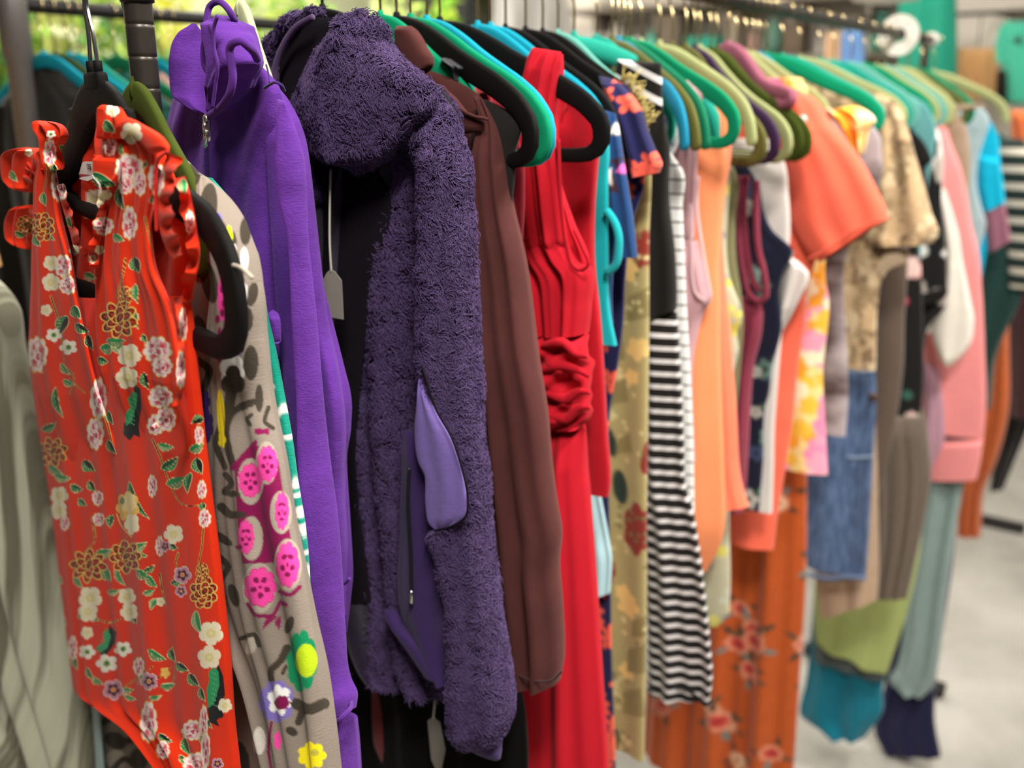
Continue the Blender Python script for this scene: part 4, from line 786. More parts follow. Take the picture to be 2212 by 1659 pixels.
# 12 navy triangle print
o, p = simple('geometric_tee', 'navy tee with pink and white triangles between turquoise tank and coral flowers', 't-shirt', 1092, fabric('navy_geo', '1f4a7d', painted=True), [(1290, 212), (1325, 246), (1336, 300), (1345, 380), (1335, 460), (1318, 640), (1320, 700)], canvas=CV_NAVY, t=.012)
psl(o, p, MATS['navy_geo'], [(1296, 236, 1332, 246), (1302, 300, 1343, 304), (1310, 390, 1357, 391), (1318, 463, 1369, 463), (1338, 556, 1379, 555)], canvas=CV_NAVY, t=.012)
# 13 coral floral dress
m_cf = fabric('coral_floral', 'f2634c', painted=True, rough=.8, weave=1200)
o, p = simple('short_sleeved_dress', 'navy dress covered in big coral blossoms with short flared sleeve', 'dress', 1135, m_cf, [(1290, 165), (1340, 178), (1366, 205), (1388, 260), (1395, 330), (1392, 400), (1368, 480), (1352, 600), (1347, 700), (1334, 800), (1318, 900), (1316, 1050), (1320, 1200), (1323, 1400), (1332, 1659), (1335, 1800)], canvas=CV_CORAL, t=.010, rows=420)
psl(o, p, m_cf, [(1290, 163, 1330, 172), (1304, 200, 1366, 205), (1319, 240, 1389, 238), (1338, 275, 1402, 278), (1350, 320, 1418, 318), (1358, 355, 1434, 355), (1362, 386, 1428, 372)], canvas=CV_CORAL, t=.016, folds=((.004, 1.6, .5, 1.2, .5),))
# pale chiffon camisole low down
o, p = simple('chiffon_slip', 'pale aqua chiffon slip hem peeking out under the red tunic', 'slip', 1115, fabric('aqua_chiffon', 'a9cdd2', rough=.7), [(1100, 300, 1280, 300), (1120, 700, 1270, 700), (1180, 1050, 1290, 1050), (1200, 1150, 1312, 1170), (1215, 1220, 1318, 1215), (1225, 1284, 1314, 1284)], t=.010)
# 14 tan print maxi dress
m_tp = fabric('tan_print', 'ab9c68', painted=True)
o, p = simple('maxi_dress', 'khaki maxi dress with brown and cream motifs left of the striped dress', 'dress', 1172, m_tp, [(1344, 182), (1376, 200), (1396, 240), (1402, 300), (1406, 360), (1402, 500), (1402, 700), (1400, 900), (1398, 1100), (1398, 1300), (1396, 1500), (1394, 1640)], canvas=CV_TAN, rows=420, t=.014)
mb = MB(); r_ = np.random.RandomState(5)
for k in range(60):
    q = k / 59; b0 = p.pt(1340 + 60 * q, 178 + 100 * q ** 1.5, -.012); tube([b0, b0 + np.array([0, -.004, .008]) + r_.normal(0, .003, 3), b0 + np.array([0, -.010, .012]) + r_.normal(0, .005, 3)], [.0012, .0004], 4, mb)
part('shoulder_fringe', mb, fabric('straw_fringe', 'c9b56a'), o, 'straw yellow fringe along the shoulder')
# 15 dotted black
o, p = simple('dotted_blouse', 'black blouse with tiny white dots squeezed left of the striped dress', 'blouse', 1205, fabric('black_dots', '191718', stripe=[('X', .007, .35, '8d8a86', 0)], weave=600), [(1352, 230), (1380, 300), (1392, 420), (1392, 560), (1388, 690), (1384, 800), (1386, 950)], t=.010)
# 16 black and white striped dress
PER = .0185
m_st = fabric('stripe_jersey', '1b1715', stripe=('Y', PER, .36, 'd9d3d1', .1), var=.08)
pS2 = Pl(XN(1245), 6)
body = loft(pS2, [(1376, 640, 1461, 650), (1378, 720, 1466, 720), (1378, 820, 1472, 815), (1376, 960, 1479, 960), (1380, 1060, 1484, 1055), (1388, 1120, 1496, 1090), (1394, 1240, 1510, 1162), (1396, 1330, 1525, 1272), (1397, 1420, 1537, 1385), (1397, 1480, 1542, 1470), (1396, 1494, 1536, 1516)], t=.016, rows=200, seg=150, folds=[(.006, 1.5, .2, .9, .6), (.004, 3.4, 1.9, .5, 1.2)], wr=.002, seed=50)
o = root('striped_dress', 'black and white striped dress with black top hanging from the teal hanger', 'dress', body, m_st)
part('bodice', loft(pS2, [(1338, 200, 1431, 220), (1350, 250, 1436, 270), (1368, 320, 1447, 320), (1370, 420, 1446, 420), (1372, 560, 1460, 560), (1372, 640, 1463, 650), (1376, 700, 1462, 668)], t=.018, rows=80, seg=80, off=-.002, folds=[(.003, 1.7, .2, .9, .6)], wr=.002, seed=51), m_bk, o, 'black bodice')
stp = fabric('strap_stripes', '1b1715', stripe=('X', .0235, .34, 'e6dfdc', .25))
mb = loft(pS2, [(1334, 128, 1428, 136), (1328, 160, 1430, 170), (1322, 186, 1430, 205), (1345, 215, 1431, 240)], t=.008, rows=40, seg=50, off=-.016, capb=True)
uvr = np.concatenate(mb.uv); mb.uv = [np.stack([uvr[:, 0] * .45 + uvr[:, 1] * .9, uvr[:, 1]], 1)]
part('strap', mb, stp, o, 'wide strap with diagonal white stripes')
part('hem_edge', curve(pS2, [(1398, 1488), (1430, 1494), (1446, 1504), (1470, 1486), (1500, 1500), (1520, 1520), (1538, 1514)], .002, -.014), fabric('black_edge', '141211'), o)
# 17 white with narrow black stripes
m_wt = fabric('white_pinstripe', 'f0eee8', stripe=('Y', PER * 1.06, .13, '1c1a1a', .4), var=.06)
o, p = simple('pinstripe_top', 'white sleeveless top with narrow black stripes beside the striped dress', 'top', 1292, m_wt, [(1440, 300), (1455, 340), (1470, 360), (1474, 450), (1481, 631), (1489, 775), (1496, 920), (1499, 1050), (1500, 1115)], t=.010, folds=[(.0008, 1.5, 0, 0, 0)], wr=0)
m_wn = fabric('white_navy_print', 'e9e8e6', col2='5b6284', vscale=60)
o, p = simple('print_blouse', 'white blouse with navy ink print on the olive hanger', 'blouse', 1300, m_wn, [(1432, 218), (1446, 240), (1466, 262), (1472, 285), (1462, 310), (1450, 340), (1440, 420)], t=.012)
# 18 dusty pink tank
m_dp = fabric('dusty_pink_jersey', 'c79a9f', sheen=.15); m_pp = fabric('pink_binding', 'e0b9bb')
pD = Pl(XN(1325), 4)
body = loft(pD, [(1440, 520, 1508, 520), (1450, 620, 1530, 625), (1452, 650, 1536, 648), (1452, 674, 1521, 674), (1450, 721, 1507, 721), (1450, 800, 1496, 790), (1450, 1000, 1500, 1000)], t=.014, rows=70, seg=60, folds=[(.003, 2, 0, .5, .3)])
o = root('ribbed_tank_top', 'dusty pink tank top with long narrow straps in front of peach tank', 'tank top', body, m_dp)
for L in ([(1482, 172, 1520, 205), (1488, 230, 1514, 235), (1484, 300, 1510, 300), (1480, 400, 1504, 400), (1478, 520, 1500, 520)], ): part('strap', loft(pD, L, t=.007, rows=40, seg=30, off=-.012, folds=[(.0015, 2, 0, 0, 0)], capb=True), m_dp, o)
part('strap', loft(pD, [(1440, 178, 1500, 165), (1446, 230, 1500, 225), (1455, 330, 1490, 330), (1462, 420, 1486, 430), (1466, 520, 1486, 520)], t=.008, rows=40, seg=40, off=.004, capb=True), m_dp, o)
part('armhole_binding', curve(pD, [(1492, 440), (1494, 540), (1497, 610), (1502, 632), (1524, 650), (1535, 644), (1530, 610), (1518, 540), (1506, 450), (1508, 380)], .0022, -.018), m_pp, o)
# 19 peach tank
m_pe = fabric('peach_cotton', 'fb9765', sheen=.1, var=.1, vscale=12); m_po = fabric('coral_cotton', 'f5805f')
o, p = simple('loose_tank', 'peach orange loose tank top with a long pointed hem', 'tank top', 1360, m_pe, [(1545, 205), (1568, 226), (1577, 262), (1569, 304), (1570, 362), (1558, 475), (1552, 560), (1553, 640), (1553, 740), (1556, 860), (1560, 980), (1562, 1080), (1562, 1142), (1544, 1200), (1524, 1237)], t=.016, folds=[(.007, 2.8, 1, 1.4, .4), (.003, 5, 2, 1, .5)])
o, p = simple('boxy_tank', 'coral orange tank top with straight hem behind the peach one', 'tank top', 1385, m_po, [(1430, 172, 1500, 190), (1440, 230, 1560, 250), (1450, 420, 1556, 470), (1450, 590, 1563, 595), (1450, 740, 1576, 740), (1450, 884, 1587, 884), (1450, 1050, 1600, 1050), (1450, 1104, 1614, 1096)], t=.012)
# 20 yellow-grey floral
o, p = simple('floral_blouse', 'grey blouse with small yellow flowers behind the orange tank tops', 'blouse', 1425, fabric('yellow_floral', 'bdb99b', painted=True), [(1560, 300), (1580, 345), (1574, 420), (1574, 594), (1602, 692), (1591, 720), (1594, 753), (1584, 805), (1574, 900), (1574, 1133), (1575, 1293), (1570, 1335), (1550, 1354)], canvas=CV_YEL, t=.012)
o, p = simple('olive_vest', 'olive grey vest glimpsed between yellow flowered blouse and burgundy tank', 'vest', 1452, fabric('olive_cotton', '77724f'), [(1570, 330), (1592, 380), (1588, 480), (1590, 560), (1602, 640), (1606, 700), (1590, 900)], t=.010)
# 21 burgundy
m_bg = fabric('burgundy_jersey', '7e2f40', sheen=.3, sheen_tint='e09aa8')
pB = Pl(XN(1482), 4)
body = loft(pB, [(1570, 640, 1640, 640), (1570, 680, 1648, 678), (1565, 724, 1644, 724), (1560, 782, 1630, 782), (1560, 854, 1622, 854), (1560, 960, 1616, 960), (1560, 1105, 1606, 1105)], t=.018, rows=70, seg=70, folds=[(.005, 2, 0, 1.5, .3)], wr=.003)
o = root('drape_tank', 'burgundy tank top with long thin straps below the olive hangers', 'tank top', body, m_bg)
for q, of in (([(1600, 380), (1594, 440), (1597, 520), (1606, 590), (1622, 640), (1640, 652), (1654, 640), (1652, 600), (1638, 540), (1633, 460), (1634, 390)], -.018), ([(1612, 380), (1606, 440), (1609, 500), (1616, 560), (1628, 610), (1640, 630)], -.014)): part('strap', curve(pB, q, .0058, of, 50), m_bg, o)
# 22 navy floral
o, p = simple('sleeveless_blouse', 'dark navy sleeveless blouse with pale grey flowers beside the burgundy tank', 'blouse', 1512, fabric('dark_floral', '191b30', painted=True), [(1610, 350), (1640, 400), (1652, 460), (1668, 495), (1716, 547), (1703, 570), (1686, 622), (1690, 709), (1669, 796), (1662, 854), (1654, 880), (1650, 1000), (1642, 1103)], canvas=CV_DARK, t=.014)
# 23 white top
m_wh = fabric('white_cotton', 'dcd3cb', var=.06)
o, p = simple('cap_sleeve_top', 'white cap-sleeved top between the navy blouse and coral tee', 'top', 1535, m_wh, [(1660, 300), (1690, 340), (1704, 420), (1707, 520), (1700, 600), (1690, 718), (1680, 840), (1674, 927), (1672, 1020), (1669, 1108)], t=.014)
psl(o, p, m_wh, [(1690, 536, 1713, 562), (1692, 560, 1748, 594), (1688, 600, 1744, 616), (1684, 640, 1733, 637), (1684, 690, 1706, 690), (1682, 718, 1690, 718)], t=.012, off=-.012)
# 24 coral tee
m_ct = fabric('coral_linen', 'f96d52', rough=.95, sheen=.15, var=.14, vscale=14)
o, p = simple('coral_tee', 'coral linen tee with wide short sleeve on the mauve hanger', 't-shirt', 1572, m_ct, [(1664, 205), (1702, 193), (1740, 205), (1770, 260), (1780, 400), (1770, 520), (1752, 590), (1738, 640), (1733, 709), (1718, 825), (1711, 900), (1702, 960), (1677, 1115), (1667, 1190)], t=.018, folds=[(.007, 3, .6, .8, .4)], wr=.003)
psl(o, p, m_ct, [(1672, 200, 1716, 192), (1690, 230, 1760, 212), (1698, 280, 1794, 260), (1700, 340, 1850, 331), (1704, 420, 1897, 412), (1718, 500, 1918, 465), (1750, 548, 1912, 478), (1772, 566, 1890, 488)], t=.034, off=-.014, wr=.009, folds=((.004, 1.3, .5, 2.4, .5), (.002, 3, 1, -2, .5)), rows=100, seg=90)
part('hem_seam', curve(p, [(1745, 560), (1800, 530), (1850, 495), (1905, 470)], .0014, -.050), m_ct, o)
part('size_sticker', lathe([(.0005, -.001), (.007, -.001), (.007, .001), (.0005, .001)], p.pt(1734, 258, -.052), 16, axis='x'), plain('sticker', 'f1e9df', .5), o, 'small white sticker on the shoulder')
# 25 tie-dye
m_ty = fabric('tie_dye', 'f6d98e', painted=True)
o, p = simple('tie_dye_blouse', 'yellow and pink tie-dye blouse with ruffled sleeve under the coral tee', 'blouse', 1612, m_ty, [(1700, 178), (1742, 200), (1770, 235), (1790, 300), (1790, 420), (1785, 520), (1780, 600), (1788, 651), (1785, 709), (1775, 796), (1776, 854), (1780, 930), (1785, 1027)], canvas=CV_TIE, t=.016)
psl(o, p, m_ty, [(1780, 232, 1800, 236), (1790, 250, 1845, 228), (1806, 268, 1892, 262), (1820, 290, 1880, 280), (1838, 318, 1872, 310), (1850, 340, 1866, 330)], canvas=CV_TIE, t=.022, off=-.016, folds=((.006, 2.4, .5, 1.2, .2),), wr=.003, capb=True)
o, p = simple('flowered_top', 'orange and yellow flowered top, only its collar showing by the mauve hanger', 'top', 1592, m_ty, [(1672, 196), (1690, 172), (1716, 168), (1736, 182), (1744, 205), (1730, 300), (1700, 500)], canvas=CV_TIE, t=.010)
# 26 grey-white top
o, p = simple('ombre_blouse', 'ash grey blouse shading to brown, right of the tie-dye blouse', 'blouse', 1655, fabric('ash_brown', 'b0a3a4', col2='4e3f3c', vscale=9, stretch=(.6, 1)), [(1800, 240), (1880, 268), (1896, 285), (1905, 331), (1906, 376), (1890, 420), (1850, 500), (1826, 565), (1828, 724), (1833, 860), (1827, 942)], t=.014)
# 27 rust floral maxi
m_rf = fabric('rust_floral', 'b4501c', painted=True)
o, p = simple('floral_maxi_dress', 'rust orange floor-length dress with scattered pink roses', 'dress', 1640, m_rf, [(1700, 240), (1740, 330), (1740, 600), (1738, 900), (1739, 1077), (1737, 1255), (1725, 1443), (1711, 1659), (1703, 1760)], canvas=CV_RUST, rows=360, seg=320, t=.024, folds=[(.012, 3.2, .5, .6, .5), (.005, 7, .4, .3, .5)])
# 28 snake print
m_sn = fabric('snake_print', 'b59a76', painted=True)
o, p = simple('snake_print_shirt', 'beige snake-print shirt with loose short sleeve past the green hanger', 'shirt', 1728, m_sn, [(1780, 165), (1842, 186), (1888, 202), (1914, 210), (1932, 224), (1950, 270), (1960, 400), (1940, 520), (1900, 620), (1890, 800)], canvas=CV_SNAKE, t=.018)
psl(o, p, m_sn, [(1842, 188, 1910, 206), (1870, 225, 1938, 226), (1890, 280, 1962, 280), (1888, 340, 1979, 340), (1880, 400, 1996, 400), (1868, 460, 2012, 460), (1864, 515, 2026, 510), (1880, 530, 2014, 526)], canvas=CV_SNAKE, t=.030, off=-.012, folds=((.008, 1.8, .5, 1.4, .5),), wr=.003)
psl(o, p, fabric('beige_tab', 'd3bd9d'), [(1892, 540, 1964, 540), (1890, 560, 1962, 562), (1886, 580, 1920, 584), (1884, 592, 1908, 602)], t=.014, off=.0, name='sleeve_lining', both=False, capb=True)
# 29 denim
m_dn = fabric('denim', '4c5f80', col2='5f7496', vscale=40, stretch=(3, .5), weave=700, bump=.8, var=.25, sheen=.02)
o, p = simple('denim_dress', 'faded blue denim dress with frayed hem below the snake-print shirt', 'dress', 1770, m_dn, [(1860, 220), (1920, 260), (1930, 400), (1912, 500), (1899, 600), (1894, 662), (1890, 787), (1893, 860), (1888, 960), (1884, 1044), (1878, 1150), (1871, 1250)], t=.022, folds=[(.009, 3.4, .6, .5, .4)], seg=100)
for y, w in ((672, 0), (800, 0), (985, 0)): part('topstitch', curve(p, [(1830, y + 2), (1860, y + 3), (1890 - (y > 900) * 4, y)], .0022, -.024), fabric('denim_stitch', '93a4b8'), o)
part('frayed_hem', curve(p, [(1745, 1240), (1790, 1250), (1830, 1246), (1868, 1250)], .006, -.022), fabric('frayed_denim', '66799a', weave=300, bump=1), o)
part('rivet', lathe([(.001, -.003), (.01, -.003), (.01, .003), (.001, .003)], p.pt(1886, 858, -.030), 14, axis='x'), plain('brown_leather', '4a3020', .6), o)
# 30 brown trousers
o, p = simple('wide_trousers', 'taupe brown trousers hanging between denim dress and black floral dress', 'trousers', 1800, fabric('taupe_twill', '5f5044', var=.1), [(1880, 300), (1950, 400), (1962, 520), (1960, 600), (1955, 700), (1953, 787), (1945, 860), (1932, 930), (1917, 1011), (1894, 1090)], t=.024, folds=[(.010, 2.8, .6, .3, .3)])
# 31 black floral
o, p = simple('black_floral_dress', 'black dress with pink and coral flowers near the far end', 'dress', 1838, fabric('black_floral', '1b1918', painted=True), [(1920, 300), (1965, 420), (1985, 540), (1992, 640), (1993, 700), (1995, 819), (1989, 900), (1979, 974), (1960, 1016)], canvas=CV_BFLOR, t=.018)
# 32 teal cardigan
m_tc = fabric('dusty_teal_knit', '5f9a99', sheen=.2)
o, p = simple('wrap_cardigan', 'dusty teal wrap top with a black tie at its waist', 'cardigan', 1868, m_tc, [(1900, 182), (1962, 202), (1996, 221), (2016, 250), (2022, 290), (2016, 340), (2004, 400), (1996, 470), (1985, 620)], t=.020)
part('tie', loft(p, [(1958, 280, 1968, 278), (1968, 310, 1990, 300), (1984, 345, 2010, 335), (1996, 360, 2014, 348)], t=.008, rows=30, seg=30, off=-.024, capb=True), m_bk, o, 'black tie')
part('side_panel', loft(p, [(1950, 250, 1966, 262), (1962, 300, 1990, 330), (1980, 360, 2000, 370), (1990, 440, 2003, 440)], t=.006, rows=40, seg=30, off=-.020), fabric('black_mesh', '2a2625'), o, 'black side panel')
o, p = simple('printed_blouse', 'black and white abstract print blouse before the lace top', 'blouse', 1893, fabric('bw_print', '1d1b1a', painted=True), [(1960, 240), (2010, 262), (2022, 280), (2034, 323), (2036, 380), (2034, 436), (2040, 500), (2046, 600), (2044, 660), (2010, 700), (1996, 760), (1990, 820)], canvas=CV_BW, t=.014)
part('waist_tie', loft(p, [(1985, 636, 2046, 618), (1984, 650, 2047, 634), (1990, 662, 2020, 655)], t=.012, rows=16, seg=40, off=-.020, capb=True), m_bk, o, 'black waist tie')
# 34 white lace
m_lc = fabric('white_lace', 'efe6d8', var=.08, weave=350, bump=1)
o, p = simple('lace_top', 'creamy white lace top with drooping sleeve in front of pink sweatshirt', 'top', 1912, m_lc, [(1990, 240), (2020, 270), (2036, 330), (2040, 420), (2058, 467), (2064, 520), (2050, 620), (2030, 720)], t=.012)
psl(o, p, m_lc, [(2024, 400, 2042, 410), (2034, 470, 2060, 467), (2040, 510, 2071, 508), (2044, 560, 2078, 555), (2030, 640, 2096, 646), (2014, 700, 2104, 700), (2016, 735, 2098, 740), (2030, 772, 2074, 772), (2040, 788, 2056, 788)], t=.018, off=-.012)
# 35 pink sweatshirt
m_pk = fabric('pink_fleece', 'ea8f8d', sheen=.4, sheen_tint='ffd0d0', var=.08); m_ll = fabric('lilac_pink', 'b88a98')
o, p = simple('pink_sweatshirt', 'salmon pink sweatshirt with ribbed hem near the far end', 'sweatshirt', 1938, m_pk, [(1990, 226), (2024, 240), (2041, 272), (2055, 313), (2072, 354), (2086, 416), (2098, 487), (2112, 540), (2120, 631), (2126, 756), (2129, 880), (2123, 950)], t=.030, folds=[(.008, 2.2, .6, .3, .3)])
part('hem_band', loft(p, [(1995, 952, 2123, 950), (2000, 990, 2118, 990), (2002, 1034, 2109, 1034)], t=.028, rows=20, seg=60), m_pk, o)
psl(o, p, m_ll, [(1996, 780, 2030, 800), (1994, 880, 2040, 890), (1990, 950, 2040, 950), (1975, 1000, 2020, 1000), (1964, 1030, 2000, 1034)], t=.02, off=-.034, both=False, label='lilac pink sleeve')
# 36 taupe, grey-blue
o, p = simple('taupe_top', 'taupe top with rounded shoulder right of pink sweatshirt', 'top', 1962, fabric('taupe_knit', 'a28d76'), [(2000, 226), (2040, 225), (2066, 242), (2086, 272), (2093, 303), (2096, 354), (2092, 420), (2100, 500)], t=.016)
o, p = simple('powder_blue_top', 'powder blue sheer top behind taupe shoulder', 'top', 1990, fabric('powder_blue', 'a7bcc0'), [(2060, 224), (2106, 229), (2128, 242), (2138, 262), (2126, 300), (2112, 350), (2110, 405), (2126, 467), (2130, 480), (2113, 549), (2110, 700)], t=.016)
m_bb = fabric('bright_blue_jersey', '0fb0d2')
o, p = simple('color_block_top', 'bright blue top with mauve cuffs at the far end of rack', 'top', 2016, m_bb, [(2100, 240), (2138, 262), (2152, 284), (2160, 344), (2160, 420), (2140, 500), (2120, 600)], t=.016)
psl(o, p, m_bb, [(2106, 330, 2160, 344), (2110, 400, 2168, 405), (2124, 462, 2171, 438)], t=.016, off=-.006)
psl(o, p, fabric('mauve_jersey', '93606f'), [(2122, 458, 2171, 440), (2128, 500, 2180, 490), (2136, 548, 2184, 520)], t=.016, off=-.006, name='cuff', label='mauve cuff')
# ---- long things at the far end, showing low down
o, p = simple('lime_skirt', 'lime green skirt with diagonal hem low at the far end', 'skirt', 1880, fabric('lime_cotton', 'a4b06a'), [(1780, 700, 1985, 700), (1770, 1000, 1992, 1090), (1762, 1200, 1984, 1205), (1757, 1340, 1950, 1350), (1762, 1388, 1914, 1457)], t=.02, folds=[(.010, 2.2, .5, .4, .3)])
o, p = simple('slate_slip', 'slate grey skirt hem showing as a band under lime green', 'skirt', 1886, fabric('slate_satin', '565d5c'), [(1780, 800, 1960, 800), (1762, 1200, 1950, 1250), (1757, 1370, 1930, 1400), (1757, 1425, 1908, 1472)], t=.014)
o, p = simple('petrol_skirt', 'petrol blue skirt, its hem just above the concrete', 'skirt', 1896, fabric('petrol_satin', '0b6f84', rough=.7), [(1780, 900, 1960, 900), (1757, 1300, 1930, 1380), (1738, 1480, 1904, 1500), (1726, 1540, 1904, 1540), (1786, 1588, 1868, 1594)], t=.03, folds=[(.012, 2.2, .5, .4, .5)])
o, p = simple('beige_skirt', 'beige skirt hem under the denim dress', 'skirt', 1790, fabric('beige_cotton', 'b79b80'), [(1780, 900, 1890, 900), (1765, 1150, 1896, 1115), (1763, 1256, 1897, 1240), (1772, 1335, 1893, 1296)], t=.02, folds=[(.006, 2.2, .5, .4, .3)])
o, p = simple('grey_brown_skirt', 'grey brown woollen skirt right of the denim dress', 'skirt', 1808, fabric('grey_brown_wool', '6a5e52'), [(1880, 900, 2000, 900), (1888, 1040, 2010, 1040), (1890, 1180, 1995, 1130), (1885, 1290, 1960, 1290)], t=.02)
o, p = simple('sage_trousers', 'grey sage trousers hanging below the pink sweatshirt', 'trousers', 1943, fabric('sage_cotton', '8a9b95'), [(2000, 600, 2090, 600), (2000, 1000, 2083, 1040), (1985, 1115, 2070, 1115), (1960, 1279, 2046, 1279), (1935, 1443, 2026, 1443), (1920, 1475, 2013, 1488), (1945, 1497, 1995, 1502)], t=.02, folds=[(.010, 1.8, .5, .4, .3)])
o, p = simple('navy_trousers', 'dark navy wide trousers nearly touching the floor', 'trousers', 1950, fabric('navy_crepe', '1b1a3a'), [(1980, 700, 2080, 700), (1960, 1200, 2060, 1200), (1915, 1470, 2020, 1500), (1890, 1570, 2020, 1570), (1912, 1626, 2032, 1634)], t=.022)
# ------------------------------------------------------------------ hangers
m_gold = plain('gold_wire', 'cdb98a', .25, 1.0); m_silver = plain('silver_wire', 'dcdad6', .18, 1.0)
HC = {'black': '0c0a09', 'teal': '1f9984', 'green': '0b8a60', 'turquoise': '1796ac', 'sage': 'a3a872', 'olive': '5f5f2e', 'dark olive': '3f4a17', 'cream': 'b7bc92', 'mauve': '965468', 'blue': '1f86a8', 'seafoam': '68ab9c', 'purple': '3a2344', 'dark green': '12724f'}
HMESH = {}
def hanger_mesh(colr, kind='velvet'):
    k = (colr, kind)
    if k in HMESH: return HMESH[k]
    mat = fabric('velvet_' + colr.replace(' ', '_'), HC[colr], rough=.95 if kind == 'velvet' else .7, sheen=.08 if colr == 'black' else .3, sheen_tint=HC[colr], weave=1500, bump=.2, var=.08)
    if kind == 'plastic':
        P = [(0, -.020), (.03, -.030), (.06, -.052), (.09, -.074), (.125, -.088), (.165, -.096), (.20, -.108), (.222, -.13), (.228, -.158), (.222, -.180), (.205, -.190), (.16, -.192), (.08, -.192), (0, -.192)]
        A = [.018, .019, .019, .018, .014, .013, .013, .013, .013, .012, .0095, .009, .009, .009]; B = .005
        bar = [(0.02, -.112), (.07, -.112), (.115, -.103)]
    elif kind == 'wood':
        P = [(0, -.012), (.03, -.018), (.06, -.032), (.09, -.052), (.12, -.070), (.16, -.082), (.20, -.088), (.222, -.094), (.21, -.104), (.17, -.100), (.12, -.094), (.08, -.074), (.04, -.050), (0, -.042)]
        A = [.0145, .0145, .014, .014, .013, .012, .011, .009, .009, .009, .009, .010, .010, .010]; B = .008
    else:
        P = [(0, -.012), (.03, -.017), (.065, -.030), (.10, -.047), (.135, -.062), (.17, -.077), (.198, -.094), (.214, -.114), (.214, -.130), (.202, -.141), (.18, -.144), (.12, -.144), (.06, -.144), (0, -.144)]
        A = [.0125, .0125, .012, .0115, .011, .0105, .010, .0095, .009, .0075, .007, .0065, .0065, .0065]; B = .0032
    if kind == 'droop': P = [(0, -.012), (.03, -.024), (.06, -.046), (.095, -.070), (.13, -.090), (.165, -.106), (.195, -.122), (.213, -.142), (.215, -.160), (.203, -.172), (.18, -.175), (.12, -.175), (.06, -.175), (0, -.175)]
    if kind in ('velvet', 'droop'): A = [a * 1.12 for a in A]; B = .0042
    if kind == 'open':
        Q = interp(np.array([(0, .0135, -.014), (.03, .0135, -.019), (.065, .013, -.030), (.10, .0125, -.045), (.135, .012, -.060), (.17, .0118, -.078), (.198, .0115, -.100), (.212, .011, -.125), (.216, .0105, -.140)]), 36)
        mb = MB()
        for sg in (-1, 1):
            V = []; seg = 12; C = np.stack([Q[:, 0], Q[:, 2]], 1); T = np.gradient(C, axis=0); T /= np.linalg.norm(T, axis=1)[:, None]; N = np.stack([-T[:, 1], T[:, 0]], 1)
            ends = [(C[-1] + T[-1] * .0105 * math.sin(q), Q[-1, 1] * math.cos(q)) for q in np.linspace(.25, 1.5, 6)]; CC = list(C) + [e[0] for e in ends]; AA = list(Q[:, 1]) + [e[1] for e in ends]; NN = list(N) + [N[-1]] * 6
            for c_, a_, n_ in zip(CC, AA, NN):
                for j in range(seg):
                    an = 2 * PI * j / seg; q = c_ + n_ * a_ * math.cos(an); V.append((sg * q[0], .0055 * min(1, a_ / .006) * math.sin(an), q[1]))
            F = gridfaces(len(CC), seg) + [tuple((len(CC) - 1) * seg + j for j in range(seg))]
            mb.add(V, F, [(v[0], v[2]) for v in V])
    P = np.array(P); n = 44
    Q = interp(np.c_[P[:, 0], np.array(A), P[:, 1]], n)[:, [0, 2, 1]]
    mb0 = mb if kind == 'open' else None
    full = np.r_[Q, np.stack([-Q[::-1, 0], Q[::-1, 1], Q[::-1, 2]], 1)[1:-1]]
    m = len(full); C = full[:, :2]; T = np.roll(C, -1, 0) - np.roll(C, 1, 0); T /= np.linalg.norm(T, axis=1)[:, None]; N = np.stack([-T[:, 1], T[:, 0]], 1)
    seg = 12; V = []
    for i in range(m):
        for j in range(seg):
            a = 2 * PI * j / seg; ca = np.sign(math.cos(a)) * abs(math.cos(a)) ** .6; sa = np.sign(math.sin(a)) * abs(math.sin(a)) ** .6
            q = C[i] + N[i] * full[i, 2] * ca; V.append((q[0], B * sa, q[1]))
    F = gridfaces(m, seg) + [((m - 1) * seg + j, (m - 1) * seg + (j + 1) % seg, (j + 1) % seg, j) for j in range(seg)]
    mb = mb0 or MB().add(V, F, [(v[0], v[2]) for v in V])
    # neck boss
    if kind == 'plastic':
        box((0, 0, -.008), (.034, .010, .016), mb, bev=.003); lathe([(.0036, -.004), (.0036, .008), (.003, .0085)], (-.0085, 0, 0), 12, mb); lathe([(.0036, -.004), (.0036, .008), (.003, .0085)], (.0085, 0, 0), 12, mb)
        tube([(x, 0, z) for x, z in [(-.125, -.103), (-.07, -.114), (0, -.116), (.07, -.114), (.125, -.103)]], .0068, 10, mb, 24)
        for sx in (-1, 1):
            box((sx * .045, 0, -.038), (.05, .0085, .02), mb, bev=.003)
    else:
        lathe([(.006, -.012), (.0055, -.002), (.0035, .004), (.003, .005)], (0, 0, 0), 12, mb)
    V = np.concatenate(mb.v); me = bpy.data.meshes.new('frame'); me.from_pydata(V.tolist(), [], mb.f); lay = me.uv_layers.new(name='UVMap')
    uvs = np.concatenate(mb.uv); idx = np.empty(len(me.loops), np.int32); me.loops.foreach_get('vertex_index', idx); lay.data.foreach_set('uv', (V[:, [0, 2]])[idx].ravel().astype(np.float32))
    me.polygons.foreach_set('use_smooth', np.ones(len(me.polygons), bool)); me.materials.append(mat); HMESH[k] = me
    return me
